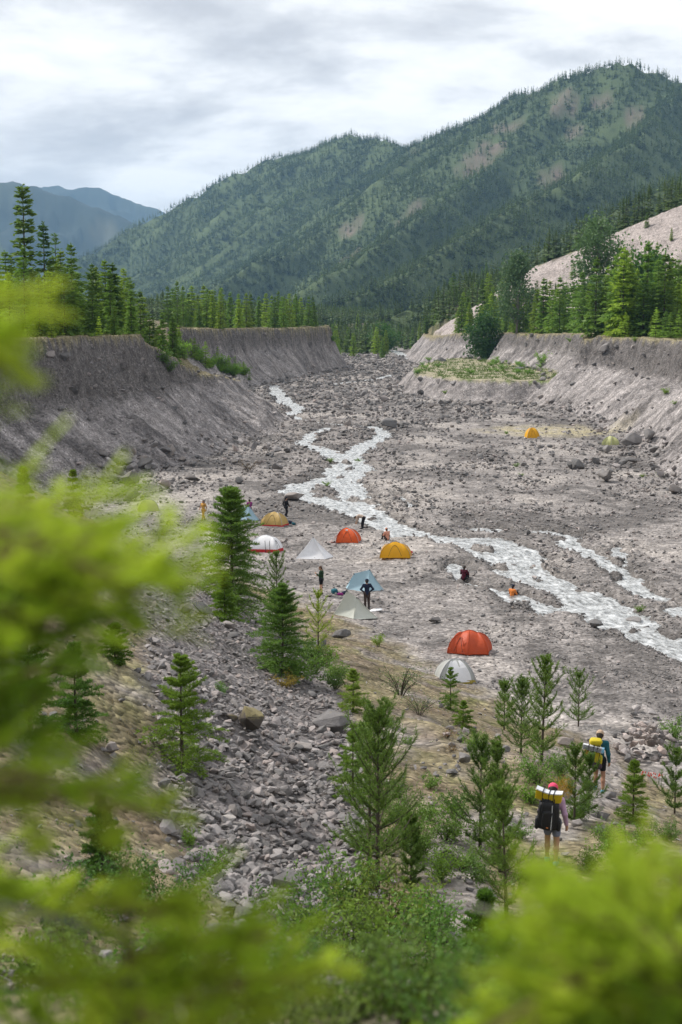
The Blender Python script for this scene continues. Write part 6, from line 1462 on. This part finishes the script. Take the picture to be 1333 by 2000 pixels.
# driftwood
p = hit(470, 1038); dl = thing('driftwood', 'grey weathered log lying between the blue tent and the white tent', 'log', (p[0], p[1], p[2] + .12), R(50)); MB().tube([(-1.6, 0, .05), (-.6, .1, .12), (.5, .02, .16), (1.6, .12, .3)], [.20, .19, .16, .07], 8).build('stem', M_bark_pale, dl, True); MB().tube([(.3, .02, .15), (.5, .4, .45), (.6, .7, .5)], [.07, .05, .02], 6).build('stub', M_bark_pale, dl, True)
# ================================================================== the blurred fir branches close to the camera
def fir_branch(r, A, B, twigs=6, tl=.15, nn=38, nl=.022, droop=.0):
    """one spray: main twig with side shoots, two rows of short flat needles"""
    A, B = np.array(A, float), np.array(B, float); ax = unit(B - A); ln = np.linalg.norm(B - A); sd = unit(np.cross(ax, (0, 0, 1.0))); up = np.cross(sd, ax)
    t_ = np.linspace(.12, .93, twigs) + r.normal(0, .03, twigs); base = A + (B - A) * t_[:, None] + up * (np.sin(t_ * 3.1) * .04 * ln)[:, None] * (1 + droop); P, D, Lt = [], [], []
    for i in range(twigs):
        for s in (-1, 1):
            d = unit(ax * .75 + sd * s * r.uniform(.5, .9) + up * r.normal(.12, .38)); l = tl * (1.25 - t_[i]) * r.uniform(.6, 1.2) + .03; P.append(base[i]); D.append(d); Lt.append(l)
            for k in range(1):
                f = r.uniform(.35, .75); d2 = unit(d + sd * r.choice([-1, 1]) * .7 + ax * .3 + up * r.normal(.1, .35)); P.append(base[i] + d * l * f); D.append(d2); Lt.append(l * .55 * r.uniform(.7, 1.2))
    P.append(B - ax * .04); D.append(ax); Lt.append(.09); P, D, Lt = np.array(P), np.array(D), np.array(Lt)
    q = np.tile(np.linspace(0.0, 1, nn), len(P)); rp = lambda a: np.repeat(a, nn, 0); NP = rp(P) + rp(D) * (rp(Lt) * q)[:, None]
    ns = unit(np.cross(rp(D), up)); sg = np.where(np.arange(len(NP)) % 2, 1, -1)[:, None]
    nd = unit(rp(D) * .6 + ns * sg * .9 + up * np.abs(r.normal(.2, .25, (len(NP), 1))) + r.normal(0, .1, NP.shape)); l = nl * r.uniform(.7, 1.2, len(NP))
    V, Fc = needle_tris(NP, nd, l, np.full(len(NP), .005), r)
    mb = MB(); mb.tube([base[0] - ax * ln * .15] + [base[k] for k in range(0, twigs, 1)], [.006] + [.005 * (1 - .7 * k / twigs) + .002 for k in range(0, twigs, 1)], 5)
    for i in range(len(P)): mb.tube([P[i], P[i] + D[i] * Lt[i]], [.0024, .0010], 3, False)
    return V, Fc, mb
M_tw = plain('twig', (.16, .105, .06), .8, .3, 60, .2); M_olive = foliage('needles_old_growth', (.13, .25, .018), (.30, .43, .035), .58)  # olive: older needles, darker than the new growth
def near_tree(label, root, top, tips, seed, m_new=M_new, m_old=M_olive):
    """a fir rooted on the slope just below the viewpoint; its branches reach to the given tips"""
    r = np.random.default_rng(seed); root = np.array(root); top = np.array(top); th = thing('fir_tree', label, 'tree', tuple(root)); n = len(tips)
    MB().tube([(0, 0, -.2), tuple((top - root) * .5), tuple(top - root)], [.035, .022, .004], 7).build('trunk', M_bark, th, True)
    for (px, py, D, ln, new) in tips:
        D = D * 1.28; ln = ln * 1.2; B = at_y(px - 22, py + 60, D); zt = np.clip(B[2] - .25 * ln + r.uniform(-.05, .05), root[2] + .1, top[2]); f = (zt - root[2]) / (top[2] - root[2]); A0 = root + (top - root) * f
        d = unit(unit(B - A0) + r.normal(0, .28, 3)); A = B - d * ln if np.linalg.norm(B - A0) > ln else A0
        V, Fc, mb = fir_branch(r, A - root, B - root, tl=.11 + .08 * ln)
        b_ = mb.tube([A0 - root, A - root + d * .02], [.010, .006], 5).build('branch', M_tw, th)
        obj('needles', mk('needles', V, Fc, [m_new if new else m_old]), b_)
    for k in range(5):                                   # bare grey twigs below the live shoots
        f = r.uniform(.35, .95); a = root * 0 + (top - root) * f; an = r.uniform(0, 6.28); e = a + np.array([math.cos(an), math.sin(an), r.uniform(-.1, .25)]) * r.uniform(.3, .6)
        MB().tube([a, a * .5 + e * .5 + r.normal(0, .03, 3), e, e + r.normal(0, .08, 3)], [.006, .004, .0025, .001], 4).build('dead_twig', M_bark_pale, th)
    return th
rn = np.random.default_rng(301)
def J_(a, s): return a + rn.normal(0, s)
tips = []
for px, py, new in ((362, 1085, 1), (330, 1040, 1), (300, 1120, 1), (270, 1015, 1), (225, 1000, 1), (170, 1040, 1), (255, 1085, 1), (205, 1120, 1), (130, 1020, 1), (225, 1170, 1), (175, 1180, 0), (140, 1150, 0), (90, 1080, 1), (40, 1030, 1), (30, 1110, 0), (165, 1250, 0), (130, 1230, 0), (100, 1200, 0), (110, 1310, 0), (60, 1290, 0), (90, 1370, 0), (20, 1340, 0), (120, 1130, 1), (10, 1230, 0)):
    tips.append((J_(px, 8), J_(py, 8), rn.uniform(1.25, 1.75), rn.uniform(.22, .34), new))
near_tree('blurred fir filling the left side close to the camera', (-1.25, 1.9, tz(-1.25, 1.9)), (-1.1, 1.95, 17.40), tips, 1)
tips = [(20, 640, 1.2, .16, 1), (-5, 590, 1.25, .18, 1), (5, 660, 1.2, .15, 1), (-40, 530, 1.3, .22, 1), (-45, 640, 1.2, .2, 1)]
near_tree('blurred bright fir tip at the left edge above the bank', (-1.1, 1.5, tz(-1.1, 1.5)), (-.80, 1.55, 17.75), tips, 2)
tips = []
for px, py, new in ((310, 1530, 1), (245, 1500, 1), (150, 1490, 1), (30, 1500, 1), (205, 1705, 1), (90, 1690, 1), (20, 1720, 1)):
    tips.append((J_(px, 6), J_(py, 6), rn.uniform(1.35, 1.75), rn.uniform(.2, .32), new))
near_tree('blurred fir sprays reaching in low at the left edge', (-1.05, 2.0, tz(-1.05, 2.0)), (-.85, 2.0, 17.05), tips, 3)
tips = []
for px, py, new in ((660, 1850, 1), (585, 1770, 1), (540, 1860, 1), (430, 1790, 1), (340, 1740, 1), (290, 1900, 1), (150, 1850, 1), (480, 1975, 1), (240, 1975, 1), (60, 1985, 1)):
    tips.append((J_(px, 8), J_(py, 8), rn.uniform(1.3, 1.7), rn.uniform(.2, .32), new))
near_tree('blurred yellow green fir across the bottom left corner', (-.3, 1.9, tz(-.3, 1.9)), (-.3, 1.9, 16.75), tips, 4)
tips = []
for px, py, new in ((1330, 1640, 1), (1265, 1660, 1), (1150, 1700, 1), (1085, 1715, 1), (1190, 1770, 1), (1110, 1740, 1), (1060, 1730, 1), (1120, 1800, 1), (1210, 1800, 1), (1310, 1780, 1), (1030, 1790, 0), (1080, 1870, 0), (1180, 1880, 0), (1290, 1870, 0), (1120, 1950, 0), (1230, 1960, 0), (1330, 1960, 0), (950, 1970, 1), (900, 1995, 1), (1030, 1970, 1), (860, 2005, 1)):
    tips.append((J_(px, 8), J_(py, 8), rn.uniform(1.2, 1.6), rn.uniform(.2, .32), new))
near_tree('blurred yellow green fir in the bottom right corner', (.5, 1.8, tz(.5, 1.8)), (.48, 1.8, 16.95), tips, 5)
# ================================================================== labels that single out the members of each group
ORD = 'first second third fourth fifth sixth seventh eighth ninth tenth eleventh twelfth thirteenth fourteenth fifteenth sixteenth seventeenth eighteenth nineteenth twentieth'.split()
TEN = {2: 'twenty', 3: 'thirty', 4: 'forty', 5: 'fifty'}
def ordinal(i): return ORD[i] if i < 20 else (TEN[(i + 1) // 10] + '-' + ORD[(i + 1) % 10 - 1] if (i + 1) % 10 else TEN[(i + 1) // 10][:-1] + 'ieth')
def single_out(group, noun, marks, sizes=('small', 'mid-sized', 'large')):
    """each member told by size and by its count from the nearest landmark"""
    ob = [o for o in COL.objects if o.get('group') == group and o.parent is None and o.get('category')]
    if not ob: return
    for o in ob: o['_px'] = float(to_px(o.location.x, o.location.y, o.location.z)[0])
    sz = sorted(o.scale[2] * o.location.y for o in ob); q1, q2 = sz[len(sz) // 3], sz[2 * len(sz) // 3]
    for side in (-1, 1):
        for mpx, phrase in marks:
            mine = [o for o in ob if min(marks, key=lambda m: abs(m[0] - o['_px']))[0] == mpx and (o['_px'] - mpx) * side >= (0 if side > 0 else 1e-9)]
            for i, o in enumerate(sorted(mine, key=lambda o: abs(o['_px'] - mpx))):
                s = sizes[0] if o.scale[2] * o.location.y <= q1 else (sizes[1] if o.scale[2] * o.location.y <= q2 else sizes[2])
                o['label'] = f"{s} {noun}, {ordinal(i)} to the {'right' if side > 0 else 'left'} of {phrase}"
    for o in ob: del o['_px']
single_out('conifers along the near left bank', 'conifer', [(0, 'the left picture edge'), (52, 'the tallest thin conifer'), (142, 'the broad fir on the left bank'), (222, 'the dark full spruce'), (325, 'the nose of the left bank')])
single_out('conifers along the far left bank', 'row conifer', [(330, 'the nose of the left bank'), (480, 'the mid far left bank'), (640, 'the end of the far left bank')])
single_out('conifers on the right bank', 'right bank conifer', [(950, 'the dark round tree'), (1010, 'the grey green poplar'), (1090, 'the nose of the right bank'), (1168, 'the tall pale poplar'), (1265, 'the round green tree'), (1333, 'the right picture edge')])
single_out('conifers on the pale slope', 'lone slope conifer', [(1168, 'the tall pale poplar'), (1333, 'the picture edge')])
single_out('conifers at the far valley end', 'far conifer', [(640, 'the end of the left bank'), (745, 'the low dark far bush'), (880, 'the foot of the pale slope')])
single_out('boulders piled at the foot of the left bank', 'grey boulder', [(254, 'the largest dark block'), (374, 'the boulder beside the pile')])
single_out('boulders along the end of the left bank', 'dark boulder', [(467, 'the square grey block'), (560, 'the stream edge')])
single_out('boulders at the foot of the right scree', 'grey boulder', [(1187, 'the big dark boulder'), (1237, 'the round boulder by the tent')])
single_out('boulders in the middle of the right flat', 'dark stone', [(1040, 'the yellow far tent'), (1131, 'the dark boulder on the flat')])
single_out('boulders below the right terrace', 'boulder', [(823, 'the left terrace end'), (1040, 'the yellow far tent'), (1193, 'the pale lime tent')])
single_out('dark boulders across the upper valley floor', 'boulder', [(762, 'the dark boulder on the bar'), (900, 'the terrace end')])
single_out('wet boulders between the stream braids', 'wet boulder', [(1000, 'the camper at the stone ring'), (1165, 'the dark boulder by the stream')])
single_out('stones around the stone pile', 'loose stone', [(1170, 'the teal jacketed hiker'), (1262, 'the stone pile')])
single_out('rocks on the mossy hump', 'rock', [(880, 'the light green fir'), (908, 'the round grey boulder')])
single_out('large stones of the lower scree', 'scree stone', [(557, 'the broad angular boulder'), (652, 'the moss topped boulder'), (738, 'the tallest dark pine')])
single_out('low bushes among the young pines', 'low bush', [(652, 'the moss topped boulder'), (738, 'the tallest dark pine'), (938, 'the broad pine'), (1075, 'the pink capped hiker'), (1237, 'the bright trailside fir')])
single_out('broadleaf thicket at the bottom', 'dark bush', [(557, 'the broad angular boulder'), (885, 'the pinkish boulder'), (945, 'the feathery fir'), (130, 'the bush at the left')])
single_out('young firs on the left spur', 'young fir', [(345, 'the top of the spur'), (500, 'the low end of the spur')])
single_out('bushes on the left spur', 'green bush', [(345, 'the top of the spur'), (500, 'the low end of the spur')])
single_out('bushes on the right terrace', 'terrace bush', [(865, 'the upright dark boulder'), (1015, 'the low dark boulder'), (1060, 'the upright young tree')])
single_out('bushes on the far bar', 'far bush', [(640, 'the end of the left bank'), (745, 'the low dark far bush')])
single_out('green tufts on the gravel', 'green tuft', [(210, 'the left bank rim'), (640, 'the stream island'), (870, 'the terrace face'), (1040, 'the yellow far tent'), (1187, 'the big dark boulder'), (1300, 'the right bank face')])
